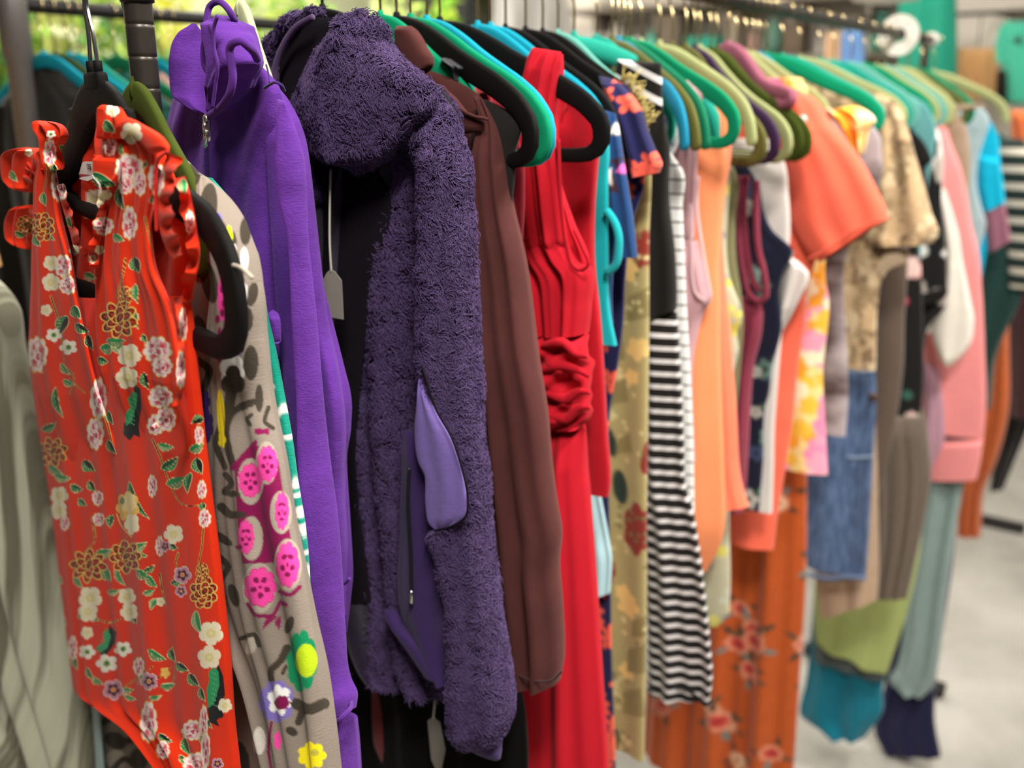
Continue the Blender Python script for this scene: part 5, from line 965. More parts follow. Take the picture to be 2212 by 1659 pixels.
def hook_mesh(metal, kind='velvet'):
    k = ('hook', metal, kind)
    if k in HMESH: return HMESH[k]
    R = .0163; zc = ZR - ZN
    mb = MB()
    if kind == 'plastic':
        for s in (-1, 1):
            P = [(s * .0085, 0, .005), (s * .0052, 0, .030), (-.004 + s * .0022, 0, .052), (.003 + s * .0016, 0, .072)] + [(.003 + .017 * (1 - math.cos(a)) - (0 if s < 0 else .0), s * .0018, .078 + .02 * math.sin(a)) for a in np.linspace(.3, 3.6, 12)]
            tube(P, .0017, 8, mb, 60)
    else:
        P = [(0, 0, 0), (0, 0, .03), (-.002, 0, .046), (-.009, 0, .06)] + [(-R * math.cos(a), 0, zc + R * math.sin(a)) for a in np.linspace(-.5, 3.5, 18)]
        tube(P, .0016, 8, mb, 60)
    me = bpy.data.meshes.new('hook'); me.from_pydata(np.concatenate(mb.v).tolist(), [], mb.f); me.polygons.foreach_set('use_smooth', np.ones(len(me.polygons), bool))
    me.materials.append(m_silver if metal == 'silver' else (plain('dark_wire', '1a1613', .4, .6) if metal == 'dark' else m_gold)); HMESH[k] = me
    return me
def hanger(colr, X, th, label, group=None, kind='velvet', metal='gold', Yc=None, z=None, roll=0.0, tip=None):
    e = bpy.data.objects.new('clothes_hanger', None); e.empty_display_size = .05
    e.location = (X, D if Yc is None else Yc, ZN if z is None else z); e.rotation_euler = (0, math.radians(roll), math.radians(th) - PI / 2); link(e)
    tag(e, label, 'hanger', group)
    fo = link(bpy.data.objects.new('frame', hanger_mesh(colr, kind)), e)
    if tip is not None:
        pl_ = Pl(X, th); u_, z_ = pl_.uz(*tip); fo.scale = (min(1.08, max(.25, u_ / .216)), 1, 1)
    link(bpy.data.objects.new('hook', hook_mesh(metal, kind)), e)
    return e
ZF = onY(205, 155, D)[2]
XBH = XN(205, 155); TBH = min(np.arange(-45, 20, 1.0), key=lambda t_: np.hypot(*(proj(Pl(XBH, t_).at(.228, ZF - .16))[0] - [488, 530])))
hanger('black', XBH, TBH, 'black plastic hanger with double silver hook holding the red floral dress', kind='plastic', metal='silver', z=ZF)
XO = XN(268, 172)
hanger('dark olive', XF + .045, -14, 'mossy olive velvet hanger behind the black plastic one', z=onY(268, 172, D)[2] - .002, tip=(440, 440))
hanger('cream', XH + .010, -12, 'cream hanger inside the purple hoodie neck', tip=(500, 150))
hanger('black', XFL, 0, 'black hanger in the neck of the plum fleece', metal='dark', tip=(985, 320))
HG = [  # colour, neck px, tip px or angle, label
    ('green', 822, [1050, 265], 'green hanger showing left of the maroon collar'),
    ('black', 857, (1150, 360), 'black hanger holding the charcoal camisole strap'),
    ('green', 887, (1182, 370), 'emerald hanger whose tip shows beside the red dress, upper of two'),
    ('turquoise', 922, (1188, 405), 'turquoise hanger under the emerald tip beside the red dress'),
    ('black', 950, (1300, 235), 'broad black hanger through the ruched red dress strap'),
    ('turquoise', 1032, [1276, 268], 'turquoise hanger carrying the cherry red tunic'),
    ('turquoise', 1060, [1300, 300], 'bright cyan hanger between two black hangers'),
    ('black', 1092, [1326, 290], 'black hanger carrying the navy triangle tee'),
    ('black', 1135, [1380, 280], 'black hanger carrying the coral blossom dress'),
    ('black', 1172, [1390, 280], 'black hanger at the khaki maxi dress'),
    ('seafoam', 1205, [1380, 330], 'seafoam hanger behind the khaki dress shoulder'),
    ('teal', 1240, (1545, 232), 'teal hanger carrying the striped dress'),
    ('teal', 1288, [1450, 330], 'second teal hanger, just right of the striped dress hanger'),
    ('olive', 1322, (1502, 330), 'olive hanger curving in front of the pink tank'),
    ('blue', 1336, (1478, 350), 'blue hanger tip by the pinstripe top'),
    ('dark green', 1349, (1525, 375), 'dark green hanger tip below the bright green loop'),
    ('green', 1362, (1588, 285), 'bright green hanger looping over the peach tank'),
    ('sage', 1386, [1566, 285], 'sage hanger left of a row of pale hooks, nearest the peach tank'),
    ('sage', 1425, (1624, 262), 'sage hanger with rounded tip above the burgundy tank'),
    ('olive', 1452, (1648, 345), 'olive brown hanger looping over the burgundy tank'),
    ('olive', 1482, (1640, 370), 'olive hanger lower loop on the burgundy straps'),
    ('purple', 1500, (1675, 385), 'dark purple hanger under the sage loop'),
    ('sage', 1512, (1700, 345), 'sage hanger looping beside the white top'),
    ('dark olive', 1535, (1745, 345), 'dark olive hanger, outer of two loops at the coral tee'),
    ('dark olive', 1548, (1728, 375), 'dark olive hanger, inner of two loops at the coral tee'),
    ('mauve', 1572, (1702, 205), 'mauve hanger with sweeping arms at the coral tee'),
    ('sage', 1592, [1735, 330], 'first pale sage hanger behind the mauve one'),
    ('sage', 1612, [1785, 300], 'second pale sage hanger behind the mauve one'),
    ('sage', 1628, [1730, 350], 'third pale sage hanger behind the mauve one'),
    ('blue', 1641, [1742, 240], 'blue hanger after the row of pale sage ones'),
    ('green', 1656, (1914, 320), 'long green hanger arm sweeping over the ash grey blouse'),
    ('teal', 1690, [1900, 290], 'teal hanger tucked behind the long green arm'),
    ('sage', 1728, [1948, 275], 'sage hanger of the snake-print shirt'),
    ('teal', 1770, [1922, 300], 'teal hanger over the denim dress'),
    ('teal', 1800, [1945, 420], 'teal hanger over the taupe trousers'),
    ('seafoam', 1838, [1960, 430], 'pale seafoam hanger over the black floral dress'),
    ('green', 1868, [2010, 265], 'green hanger at the dusty teal cardigan'),
    ('sage', 1893, [2020, 300], 'sage hanger over the abstract print blouse'),
    ('seafoam', 1912, [2030, 340], 'seafoam hanger at the lace top'),
    ('sage', 1938, [2048, 300], 'sage hanger at the pink sweatshirt'),
    ('sage', 1955, [2050, 320], 'sage hanger above the grey sage trousers'),
    ('olive', 1962, [2080, 290], 'olive hanger of the taupe top'),
    ('green', 1990, (2100, 292), 'green hanger edge by the powder blue top'),
    ('sage', 2016, (2178, 288), 'last sage hanger, over the bright blue top'),
]
OPEN = (1240, 1425, 1322, 1336, 1349, 2016); DROOP = (1386, 1452, 1482, 1500, 1512, 1535, 1548)
for colr, nx, tip, lab in HG:
    X = XN(nx); sc = isinstance(tip, list); th = 0 if sc else (tip if not isinstance(tip, tuple) else solve_th(X, tip))
    kd = 'wood' if colr == 'mauve' else 'open' if nx in OPEN else 'droop' if nx in DROOP else 'velvet'
    if isinstance(tip, tuple) and kd == 'droop': th = solve_th(X, tip, .216, -.16)
    hanger(colr, X, th, lab, tip=tip if sc else None, group='hangers on the main rack', kind=kd, z=ZN + .012 if kd == 'wood' else None)
# ------------------------------------------------------------------ racks
m_post = plain('gunmetal_tube', '3d3832', .38, .55, .5, var=.08); m_blk = plain('black_tube', '1a1614', .5, .3)
m_ring = plain('groove_ring', '6d675e', .4, .7)
def rack_post(x, y, z0, z1, parent, r=.0117, cap_z=None):
    prof = [(r, z0)]
    z = z0 + .0254
    while z < z1 - .01: prof += [(r, z - .0035), (r, z - .0009), (r * .97, z - .0006), (r * .97, z + .0006), (r, z + .0009), (r, z + .0035)]; z += .0254
    prof += [(r, z1)]
    o = build(lathe(prof, (x, y, 0), 28), 'post', m_post, parent)
    return o
XPO = onY(306, 100, D)[0]; XEND = onY(2004, 95, D)[0]
rk = empty('clothes_rack', (XPO, D, 0)); tag(rk, 'long black clothes rack carrying the front row of clothes', 'clothes rack')
rack_post(XPO, D, .05, ZR + .02, rk)
rack_post(XEND - .02, D, .05, ZR, rk)
build(tube([(XPO - .02, D, ZR), (XEND + .03, D, ZR)], .0125, 20), 'rail', m_blk, rk)
for x in (XPO, XEND - .02):
    build(box((x, D, .035), (.09, .09, .03), bev=.006), 'foot', m_blk, rk)
cl_ = lathe([(.0118, -.006), (.0138, -.005), (.0138, .012), (.0118, .014)], (0, 0, 0), 24)
cap = MB(); cap.add(np.concatenate(cl_.v) + np.array([XPO, D, onY(306, 8, D)[2] + .006]), cl_.f); build(cap, 'shelf_collar', m_blk, rk)
build(lathe([(.002, .016), (.02, .014), (.022, 0), (.018, -.012), (.002, -.013)], (XEND + .035, D, ZR), 20, axis='x'), 'rail_cap', plain('clear_cap', 'cfc9bf', .2), rk)
jb = build(tube([(XPO - .16, D + .004, ZF + .087), (XPO + .01, D + .004, ZF + .087)], .0075, 16), 'joining_bar', m_blk); tag(jb, 'short black arm reaching out from the grooved rack post, the floral dress hooked on it', 'bar')
# round size divider
XDV = onY(1940, 88, D)[0]
mb = MB(); n = 40; V = []
for r, x in ((.019, -.0012), (.052, -.0012), (.052, .0012), (.019, .0012)):
    for j in range(n): a = 2 * PI * j / n; V.append((XDV + x, D + r * math.cos(a), ZR - .004 + r * math.sin(a)))
F = gridfaces(4, n) + [(3 * n + j, 3 * n + (j + 1) % n, (j + 1) % n, j) for j in range(n)]
mb.add(V, F); dv = build(mb, 'size_divider', plain('white_plastic', 'f2ebdd', .45), smooth=False); tag(dv, 'round white size divider disc on the rail near its far end', 'size divider')
mb = MB()
for a0 in (1.2, 2.1, .3): 
    P = [(XDV - .0016, D + .036 * math.cos(a0 + q), ZR - .004 + .036 * math.sin(a0 + q)) for q in np.linspace(0, .22, 5)]; tube(P, .0016, 6, mb)
build(mb, 'size_mark', plain('mark_grey', '6a6e78', .6), dv)
# price tag on its string
pt_o = build(plate(pP, [(707, 588), (715, 582), (723, 586), (738, 606), (742, 690), (708, 684), (698, 660), (697, 606)], .0009, -.062), 'price_tag', plain('grey_card', '8c867c', .8, var=.05), smooth=False); tag(pt_o, 'grey card price tag hanging on a string in the plum fleece', 'price tag')
build(curve(pP, [(714, 366), (713, 420), (712, 500), (714, 560), (716, 588)], .0011, [-.052, -.056, -.058, -.061, -.062]), 'string', fabric('string', 'b7b0a4', weave=300), pt_o)

# ------------------------------------------------------------------ the rack behind, along the window
YB = onZ(300, 30, ZR)[1]
pb = lambda x, y: onY(x, y, YB)
XB0 = pb(60, 20)[0] - .5; XB1 = pb(1080, 60)[0]
rb = empty('clothes_rack', (XB0, YB, 0)); tag(rb, 'blurred black clothes rack behind, its rail crossing in front of the greenery', 'clothes rack')
build(tube([(XB0, YB, ZR), (XB1 + .6, YB, ZR)], .0135, 16), 'rail', m_blk, rb)
XP2 = onY(40, 130, YB - .05)[0]; zb = onY(50, 132, YB - .05)[2]
build(lathe([(.021, .03), (.021, zb), (.026, zb + .006), (.026, zb + .19), (.02, zb + .195), (.02, zb + .4)], (XP2, YB - .05, 0), 28), 'post', plain('grey_tube', '6b6662', .45, .4), rb)
build(box((XP2, YB - .05, .02), (.05, .5, .04), bev=.006), 'foot', m_blk, rb)
for x in (XB1 + .55,): build(tube([(x, YB, .03), (x, YB, ZR)], .013, 16), 'post', m_post, rb); build(box((x, YB, .02), (.05, .5, .04), bev=.006), 'foot', m_blk, rb)
def bgarm(name, label, cat, x, colr, half=.21, ln=.75, th=0, sl=.5, t=.02, seed=0, stripe=None, Yc=None, zt=None, drop=.11, par=None, col2=None):
    pl = Pl(x, th, YB if Yc is None else Yc); zt = (ZN - .03) if zt is None else zt; r = np.random.RandomState(seed + 77)
    m = fabric('cloth_' + name + '_' + str(seed), colr, stripe=stripe, col2=col2)
    Z = [zt, zt - .03, zt - drop * .7, zt - drop - .02, zt - drop - .16, zt - ln * .6, zt - ln]; Wd = [.05, .1, half * .86, half * .95, half * .86, half * .84, half * 1.0]
    def lf3(Z, Lw, Rw, t, off, fo):
        rows, seg = 50, 50; K = interp(np.c_[Lw, Rw, Z], rows); ph = np.linspace(0, 2 * PI, seg, endpoint=False); s = (1 - np.cos(ph)) / 2; V = []
        for i, (l, rr, z) in enumerate(K):
            for j in range(seg):
                q = s[j]; N = -np.sign(math.sin(ph[j])) * abs(math.sin(ph[j])) ** .7 * t + fo * (i / rows) ** .5 * math.sin(6.28 * 3.1 * q + seed) + off
                V.append(pl.at(l * (1 - q) + rr * q, z, N))
        mb = MB(); uv = [( (v - pl.p0) @ pl.u, v[2]) for v in V]
        cap = [tuple((i, i + 1, seg - i - 1, (seg - i) % seg)) for i in range(1, seg // 2 - 1)]
        return mb.add(V, gridfaces(rows, seg) + cap, uv)
    o = root(name, label, cat, lf3(np.array(Z), -np.array(Wd), np.array(Wd), t, 0, .008), m)
    if sl:
        for sg in (-1, 1):
            zz = np.array([zt - drop * .6, zt - drop - .05, zt - drop - sl * .5, zt - drop - sl]); c_ = sg * np.array([half * .8, half * 1.0, half * 1.12, half * 1.15]); w = np.array([.05, .065, .06, .05])
            part('sleeve', lf3(zz, c_ - w, c_ + w, t * 1.3, -.01, .004), m, o)
    return o
BG = [('turquoise', 95, 'turquoise hanger on the rack behind, left of the silver hook'), ('dark olive', 120, 'olive hanger on the rack behind next to a turquoise one'), ('turquoise', 150, 'pale turquoise hanger on the rack behind, over the beige top'), ('teal', 172, 'teal hanger on the rack behind, just left of the silver hook'),
      ('dark green', 250, 'dark green hanger on the rack behind, right of the silver hook'), ('turquoise', 318, 'turquoise hanger on the rack behind, right of the grooved post'), ('green', 345, 'green hanger on the rack behind, beside the purple hoodie'), ('black', 372, 'black hanger on the rack behind, touching the purple hoodie')]
for k, (colr, nx, lab) in enumerate(BG): hanger(colr, pb(nx, 115)[0], 0, lab, 'hangers on the rack behind', Yc=YB, metal='gold')
bgarm('black_coat', 'black coat on the rack behind the left post', 'coat', pb(88, 120)[0], '17140f', ln=1.2, sl=.6, seed=1)
bgarm('black_jacket', 'black jacket on the rack behind, left of the black plastic hanger', 'jacket', pb(118, 120)[0], '1c1a1c', ln=.8, sl=.6, seed=2)
bgarm('beige_blouse', 'beige top on the rack behind under the pale turquoise hanger', 'top', pb(155, 120)[0], 'd6b692', ln=.6, sl=.3, seed=3)
bgarm('bottle_green_top', 'bottle green top on the rack behind, right of silver hook', 'top', pb(246, 120)[0], '1f5a4e', ln=.8, sl=.5, seed=4)
bgarm('blush_top', 'blush pink top on the rack behind, seen right of the grooved post', 'top', pb(322, 130)[0], 'd3a79a', ln=.9, sl=.5, seed=5)
bgarm('brown_jacket', 'black jacket on the rack behind beside the purple hoodie', 'jacket', pb(366, 120)[0], '2a2422', ln=.9, sl=.5, seed=6)
XSK = .50
pZ = Pl(.60, 0, 1.32); m_stk = fabric('streaked_crepe', 'adad96', col2='5f5c4c', vscale=3.0, stretch=(26, .7), var=.3, weave=500)
tag(build(loft(pZ, [(-330, 560, -60, 560), (-330, 640, 0, 640), (-300, 760, 22, 760), (-270, 900, 48, 900), (-200, 1200, 105, 1200), (-120, 1400, 150, 1400), (40, 1659, 216, 1659), (80, 1760, 240, 1760)], t=.05, rows=90, seg=160, folds=[(.016, 3.3, .2, .4, .3), (.008, 7.2, 1, .3, .3), (.004, 13, 1, .3, .3)], wr=.003, seed=88), 'streaked_skirt', m_stk), 'long pale green and grey streaked skirt hanging at the left edge', 'skirt')
bgarm('tan_blouse', 'tan top far left, cut by the edge of the photo', 'top', pb(0, 120)[0] - .17, 'c79a66', ln=.32, sl=0, seed=8)
bgarm('red_skirt', 'dark red skirt low at the left edge', 'skirt', .55, '8a1a16', half=.16, ln=.35, sl=0, seed=9, Yc=1.9, zt=H - .62, drop=.05)
# ------------------------------------------------------------------ far right: clothes on a low rack in line
def stand(name, label, cat, X, colr, st, t=.03, mat=None, **k):
    p = Pl(X, 0); m = mat or fabric('cloth_' + name, colr); _sd[0] += 1
    o = root(name, label, cat, loft(p, st, t=t, rows=60, seg=60, seed=_sd[0], folds=[(.012, 2.4, _sd[0], .5, .5)], **k), m); return o, p
m_gr = fabric('dark_green_knit', '22403a'); XK = 3.45
r3 = empty('clothes_rack', (XK - .15, D, 0)); tag(r3, 'low clothes rack in line past the far end, behind the last clothes', 'clothes rack')
build(tube([(XK - .15, D, H - .16), (XK + 1.6, D, H - .16)], .0125, 14), 'rail', m_blk, r3)
for x in (XK - .12, XK + 1.55): build(tube([(x, D, .05), (x, D, H - .16)], .0125, 14), 'post', m_post, r3); build(box((x, D, .03), (.05, .5, .04), bev=.006), 'foot', m_blk, r3)
o, p = stand('dark_green_sweater', 'dark green sweater with cream sleeve stripes at the right edge', 'sweater', XK, '22403a', [(2090, 300, 2160, 286), (2090, 350, 2200, 320), (2090, 450, 2230, 440), (2080, 600, 2220, 600), (2080, 780, 2150, 780), (2090, 900, 2140, 880)], mat=m_gr)
part('sleeve', loft(p, [(2158, 300, 2212, 300), (2160, 400, 2250, 400), (2176, 540, 2260, 540), (2180, 620, 2262, 620)], t=.03, rows=40, seg=40, off=-.02), fabric('green_striped_sleeve', '22302c', stripe=('Y', .052, .38, 'cfc4b2', .2)), o, 'sleeve with cream stripes')
stand('rust_dress', 'long rust dress hanging past the far end beside the pink sweatshirt', 'dress', XK + .12, 'b5592a', [(2110, 420, 2188, 440), (2140, 530, 2187, 530), (2120, 725, 2180, 725), (2090, 900, 2177, 900), (2080, 1000, 2152, 997), (2074, 1068, 2124, 1068), (2070, 1156, 2118, 1157)])
stand('orange_blouse', 'orange blouse with white trim at the right edge', 'blouse', XK + .3, 'cf6a3c', [(2185, 236, 2230, 240), (2186, 280, 2250, 290), (2194, 340, 2270, 350), (2208, 430, 2280, 430)])
stand('plum_dress', 'dark plum dress at the right edge below the striped sleeve', 'dress', XK + .45, '3a1f20', [(2180, 450, 2260, 450), (2182, 700, 2270, 700), (2178, 900, 2280, 900)])
stand('black_trousers', 'black trousers with ragged hem at the right edge', 'trousers', XK + .6, '1d1815', [(2150, 600, 2260, 600), (2150, 800, 2262, 800), (2145, 960, 2230, 900), (2137, 1060, 2168, 1056)])

# ------------------------------------------------------------------ room
YW, XW = 4.4, 7.0; CZ = 3.7
def stucco(name, c, **k): return plain(name, c, .9, 0, .2, .05, 8, .1)
def floor_mat():
    t = NT('concrete'); ob = t.n('ShaderNodeTexCoord').outputs['Object']
    a = t.n('ShaderNodeTexNoise', Scale=1.6, Detail=8.0, Roughness=.62); t.l(ob, a.inputs['Vector']); b = t.n('ShaderNodeTexNoise', Scale=9.0, Detail=6.0); t.l(ob, b.inputs['Vector'])
    rp = t.n('ShaderNodeValToRGB'); e = rp.color_ramp.elements; e[0].position = .34; e[0].color = tuple(lin('8a857c')) + (1,); e[1].position = .62; e[1].color = tuple(lin('b5b0a8')) + (1,); t.l(a.outputs[0], rp.inputs[0])
    g = t.mix(t.math('MULTIPLY', b.outputs[0], .35), rp.outputs[0], lin('a0a296')); t.l(g, t.b.inputs['Base Color']); t.b.inputs['Roughness'].default_value = .45; t.b.inputs['Specular IOR Level'].default_value = .35
    t.bump(b.outputs[0], .1, .003); return t.m
def setting(name, mb, m, smooth=False): return tag(build(mb, name, m, smooth=smooth), kind='structure')
setting('floor', box((2.5, 1.2, -.05), (12, 10, .1)), floor_mat())
m_wall = stucco('wall_paint', 'e9dfd2')
wl, wr = onY(-260, 60, YW)[0], onY(1046, 60, YW)[0]; zt, zs = H + .75, 0.95
setting('wall_back', box(((wr + XW) / 2 + .02, YW, CZ / 2), (XW - wr + .04, .1, CZ)), m_wall)
bw = MB(); box(((wl + wr) / 2, YW, zs / 2), (wr - wl, .1, zs), bw); box(((wl + wr) / 2, YW, (zt + CZ) / 2), (wr - wl, .1, CZ - zt), bw); box((wl - .6, YW, CZ / 2), (1.2, .1, CZ), bw)
setting('wall_left', bw, m_wall)
setting('wall_right', box((XW, .6, CZ / 2), (.1, 7.6, CZ)), m_wall)
setting('ceiling', box((2.9, .6, CZ + .05), (8.4, 7.7, .1)), stucco('ceiling_paint', 'efeae2'))
m_fr = plain('dark_frame', '2b2119', .5)
fw = MB(); box((wr - .03, YW - .03, (zs + zt) / 2), (.07, .12, zt - zs), fw); box((wl + .03, YW - .03, (zs + zt) / 2), (.07, .12, zt - zs), fw); box(((wl + wr) / 2, YW - .03, zs + .02), (wr - wl, .14, .05), fw); box(((wl + wr) / 2, YW - .03, zt - .02), (wr - wl, .12, .05), fw)
wn = setting('window_1', fw, m_fr)
gt = NT('window_glass'); gt.t.nodes.remove(gt.b); gl = gt.n('ShaderNodeBsdfGlossy'); gl.inputs['Roughness'].default_value = .02; tr = gt.n('ShaderNodeBsdfTransparent'); tr.inputs[0].default_value = (.95, .97, .95, 1); ms = gt.n('ShaderNodeMixShader'); ms.inputs[0].default_value = .05
gt.l(tr.outputs[0], ms.inputs[1]); gt.l(gl.outputs[0], ms.inputs[2]); gt.l(ms.outputs[0], gt.out.inputs[0])
build(box(((wl + wr) / 2, YW, (zs + zt) / 2), (wr - wl - .1, .008, zt - zs - .08)), 'pane', gt.m, wn, smooth=False)
setting('baseboard_back', box(((wr + XW) / 2, YW - .06, .05), (XW - wr - .2, .02, .1)), plain('baseboard_paint', 'd8cdbf', .6))
# greenery beyond the glass
setting('ground_outside', box(((wl + wr) / 2, YW + 2.3, -.05), (7, 4.2, .08)), plain('paving', 'b9b49a', .9))
def leafy(X, Y, h, rad, cols, n, label, seed, name='leafy_shrub'):
    r = np.random.RandomState(seed); e = empty(name, (X, Y, 0)); tag(e, label, 'shrub', None)
    mb = tube([(X, Y, 0), (X + .03, Y, h * .4), (X - .02, Y + .02, h * .8)], [.03, .022, .01], 8); build(mb, 'stem', plain('bark', '6a5436', .9), e)
    for ci, cc in enumerate(cols):
        P = r.normal(0, 1, (n // len(cols), 3)); P /= np.linalg.norm(P, axis=1)[:, None]; P *= (r.rand(len(P), 1) ** .4) * [rad, rad * .7, h * .5]; P += [X, Y, h * .58]
        V = []; F = []
        for k, q in enumerate(P):
            a = r.normal(0, 1, 3); a /= np.linalg.norm(a); b = np.cross(a, r.normal(0, 1, 3)); b /= np.linalg.norm(b); L = r.uniform(.06, .12); w = L * .34; i = len(V)
            nn = np.cross(a, b) * .012
            V += [q, q + a * L * .35 + b * w + nn, q + a * L * .35 - b * w + nn, q + a * L * .75 + b * w * .8, q + a * L * .75 - b * w * .8, q + a * L]; F += [(i, i + 1, i + 3, i + 4, i + 2), (i + 3, i + 5, i + 4)]
        m2 = MB(); m2.add(V, F); 
        build(m2, 'foliage', leafmat(cc), e)
def leafmat(c):
    nm = 'leaf_' + c
    if nm in MATS: return MATS[nm]
    t = NT(nm); ob = t.n('ShaderNodeTexCoord').outputs['Object']; nz = t.n('ShaderNodeTexNoise', Scale=9.0); t.l(ob, nz.inputs['Vector']); cc = lin(c)
    col = t.mix(nz.outputs[0], [x * .7 for x in cc], [min(1, x * 1.25) for x in cc]); t.l(col, t.b.inputs['Base Color']); t.b.inputs['Roughness'].default_value = .5
    td = t.n('ShaderNodeBsdfTranslucent'); t.l(col, td.inputs[0]); ms = t.n('ShaderNodeMixShader'); ms.inputs[0].default_value = .35; t.l(t.b.outputs[0], ms.inputs[1]); t.l(td.outputs[0], ms.inputs[2]); t.l(ms.outputs[0], t.out.inputs[0])
    MATS[nm] = t.m; return t.m
bx = lambda x, Y=YW + 1.0: onY(x, 80, Y)[0]
for k, (px, cols, lab) in enumerate(((-40, ('3f7a2a', '8fae3a'), 'dark green shrub beyond the window at the far left'), (120, ('b9bf52', 'd8d68a'), 'pale yellow-green shrub beyond the window behind the turquoise hangers'), (250, ('4f8a34', 'a9c04a'), 'green shrub beyond the window behind the silver hook'),
        (390, ('d9d23a', 'e9e27a'), 'bright yellow shrub beyond the window right of the grooved post'), (540, ('cfd96a', '9fc048'), 'lime shrub beyond the window above the purple hoodie'), (690, ('8fbb46', 'd5d788'), 'light green shrub beyond the window above the plum fleece'), (850, ('dfe0b0', 'b8cc5a'), 'pale shrub beyond the window above the maroon jacket'), (1000, ('8fd032', 'c2d84a'), 'vivid lime shrub beyond the window beside its dark frame'))):
    leafy(bx(px), YW + 1.0 + .2 * (k % 2), H + .75, .38, cols, 1500, lab, 60 + k)
setting('wall_outside', box(((wl + wr) / 2, YW + 3.2, 1.6), (9, .1, 3.4)), stucco('garden_wall', 'e6e4bb'))
# shelf along the back wall with boxes and odds and ends
m_sh = plain('shelf_grey', '8a7f72', .6)
sy1, sy0 = onX(1246, 60, XW - .3)[1], onX(1950, 60, XW - .3)[1]; SZ0 = H + .30
for nm, zz, lab in (('wall_shelf', 0, 'long grey shelf on the right-hand wall behind the row of hooks'), ('wall_shelf', .36, 'upper grey shelf on the right-hand wall')):
    sh = build(box((XW - .25, (sy0 + sy1) / 2, SZ0 - .02 + zz), (.36, sy1 - sy0, .03), bev=.004), nm, m_sh, smooth=False); tag(sh, lab, 'shelf')
    for y in np.linspace(sy0 + .2, sy1 - .2, 5): build(box((XW - .22, y, SZ0 - .11 + zz), (.3, .03, .15), bev=.004), 'bracket', m_sh, sh, smooth=False)
def shelf_thing(k, x0, x1, h, colr, name, label, zb=0, kind='box'):
    a, b = onX(x1, 60, XW - .3)[1], onX(x0, 60, XW - .3)[1]; m = plain('goods_' + colr, colr, .6); c = (XW - .27, (a + b) / 2); w = min(b - a, .3 if kind != 'box' else 9); z0 = SZ0 + zb - .005
    if kind == 'box': o = build(box((c[0], c[1], z0 + h / 2), (.2, w, h), bev=.01), name, m, smooth=False); build(box((c[0], c[1], z0 + h - .012), (.208, w * 1.03, .024), bev=.004), 'lid', m, o, smooth=False)
    elif kind == 'bag': o = build(lathe([(.02, 0), (w * .5, .01), (w * .5, h * .3), (w * .46, h * .7), (w * .2, h * .9), (w * .3, h)], (c[0], c[1], z0), 24), name, m)
    else: o = build(lathe([(.02, 0), (w * .4, .004), (w * .5, h * .3), (w * .42, h * .7), (w * .2, h * .86), (w * .22, h)], (c[0], c[1], z0), 24), name, m)
    tag(o, label, name.split('_')[-1]); return o
for k, a in enumerate(((1262, 1300, .2, 'e6e1d8', 'white_box', 'white box at the left end of the back shelf', 0, 'box'), (1306, 1352, .26, 'b9b0a2', 'grey_bag', 'grey bag beside the white box on the back shelf', 0, 'bag'), (1358, 1388, .16, 'ece8e2', 'white_jar', 'small white jar before the aqua vase on the back shelf', 0, 'vase'),
        (1390, 1422, .2, '6fcbb4', 'aqua_vase', 'aqua vase on the back shelf', 0, 'vase'), (1430, 1474, .3, '7d6f60', 'brown_box', 'brown box on the back shelf between aqua vase and teal box', 0, 'box'), (1490, 1562, .14, '24a98f', 'teal_box', 'wide teal box on the back shelf', 0, 'box'), (1576, 1600, .28, '9c8f7c', 'tan_box', 'tan upright box right of the teal box', 0, 'box'),
        (1612, 1640, .18, 'b08a80', 'rose_vase', 'dusty rose vase on the back shelf', 0, 'vase'), (1648, 1690, .24, '57806e', 'green_bag', 'dull green bag on the back shelf', 0, 'bag'), (1700, 1740, .2, '6a5a4a', 'dark_box', 'dark brown box toward the right of the back shelf', 0, 'box'), (1880, 1925, .24, '3f9d86', 'teal_bag', 'teal bag near the right end of the back shelf', 0, 'bag'),
        (1475, 1580, .1, 'f0e9e2', 'white_bundle', 'long white bundle on the upper shelf', .37, 'box'), (1290, 1340, .2, 'cfc8bb', 'cream_bag', 'cream bag on the upper shelf, left end', .37, 'bag'), (1620, 1680, .16, '8a8076', 'grey_box', 'grey box on the upper shelf', .37, 'box'))): shelf_thing(k, *a)
gr_ = empty('garment_bag', onY(1150, 160, YW - .4)); tag(gr_, 'crumpled white garment bag hanging on the wall right of the window frame', 'garment bag')
pg = Pl(onY(1140, 60, YW - .2)[0], 80, YW - .2)
V_ = loft(pg, [(1075, -60, 1200, -60), (1068, 0, 1226, 0), (1064, 80, 1230, 80), (1070, 220, 1222, 220)], t=.03, rows=60, seg=60, folds=[(.02, 2.3, 0, 3, 0), (.012, 5, 1, -6, 0)], wr=.03, seed=3, wk=(14, 14)); build(V_, 'bag', fabric('white_vinyl', 'ddd9d4', rough=.4), gr_)
ZDR = onX(2100, 30, 6.3)[2]
dr = build(tube([(6.3, onX(1770, 50, 6.3)[1], ZDR), (6.3, .3, ZDR)], .011, 12), 'display_rail', m_blk); tag(dr, 'thin display rail high along the right-hand wall', 'rail')
for y_ in (1.2, .4): build(tube([(6.3, y_, ZDR), (XW - .04, y_, ZDR + .02)], .008, 8), 'bracket', m_blk, dr)
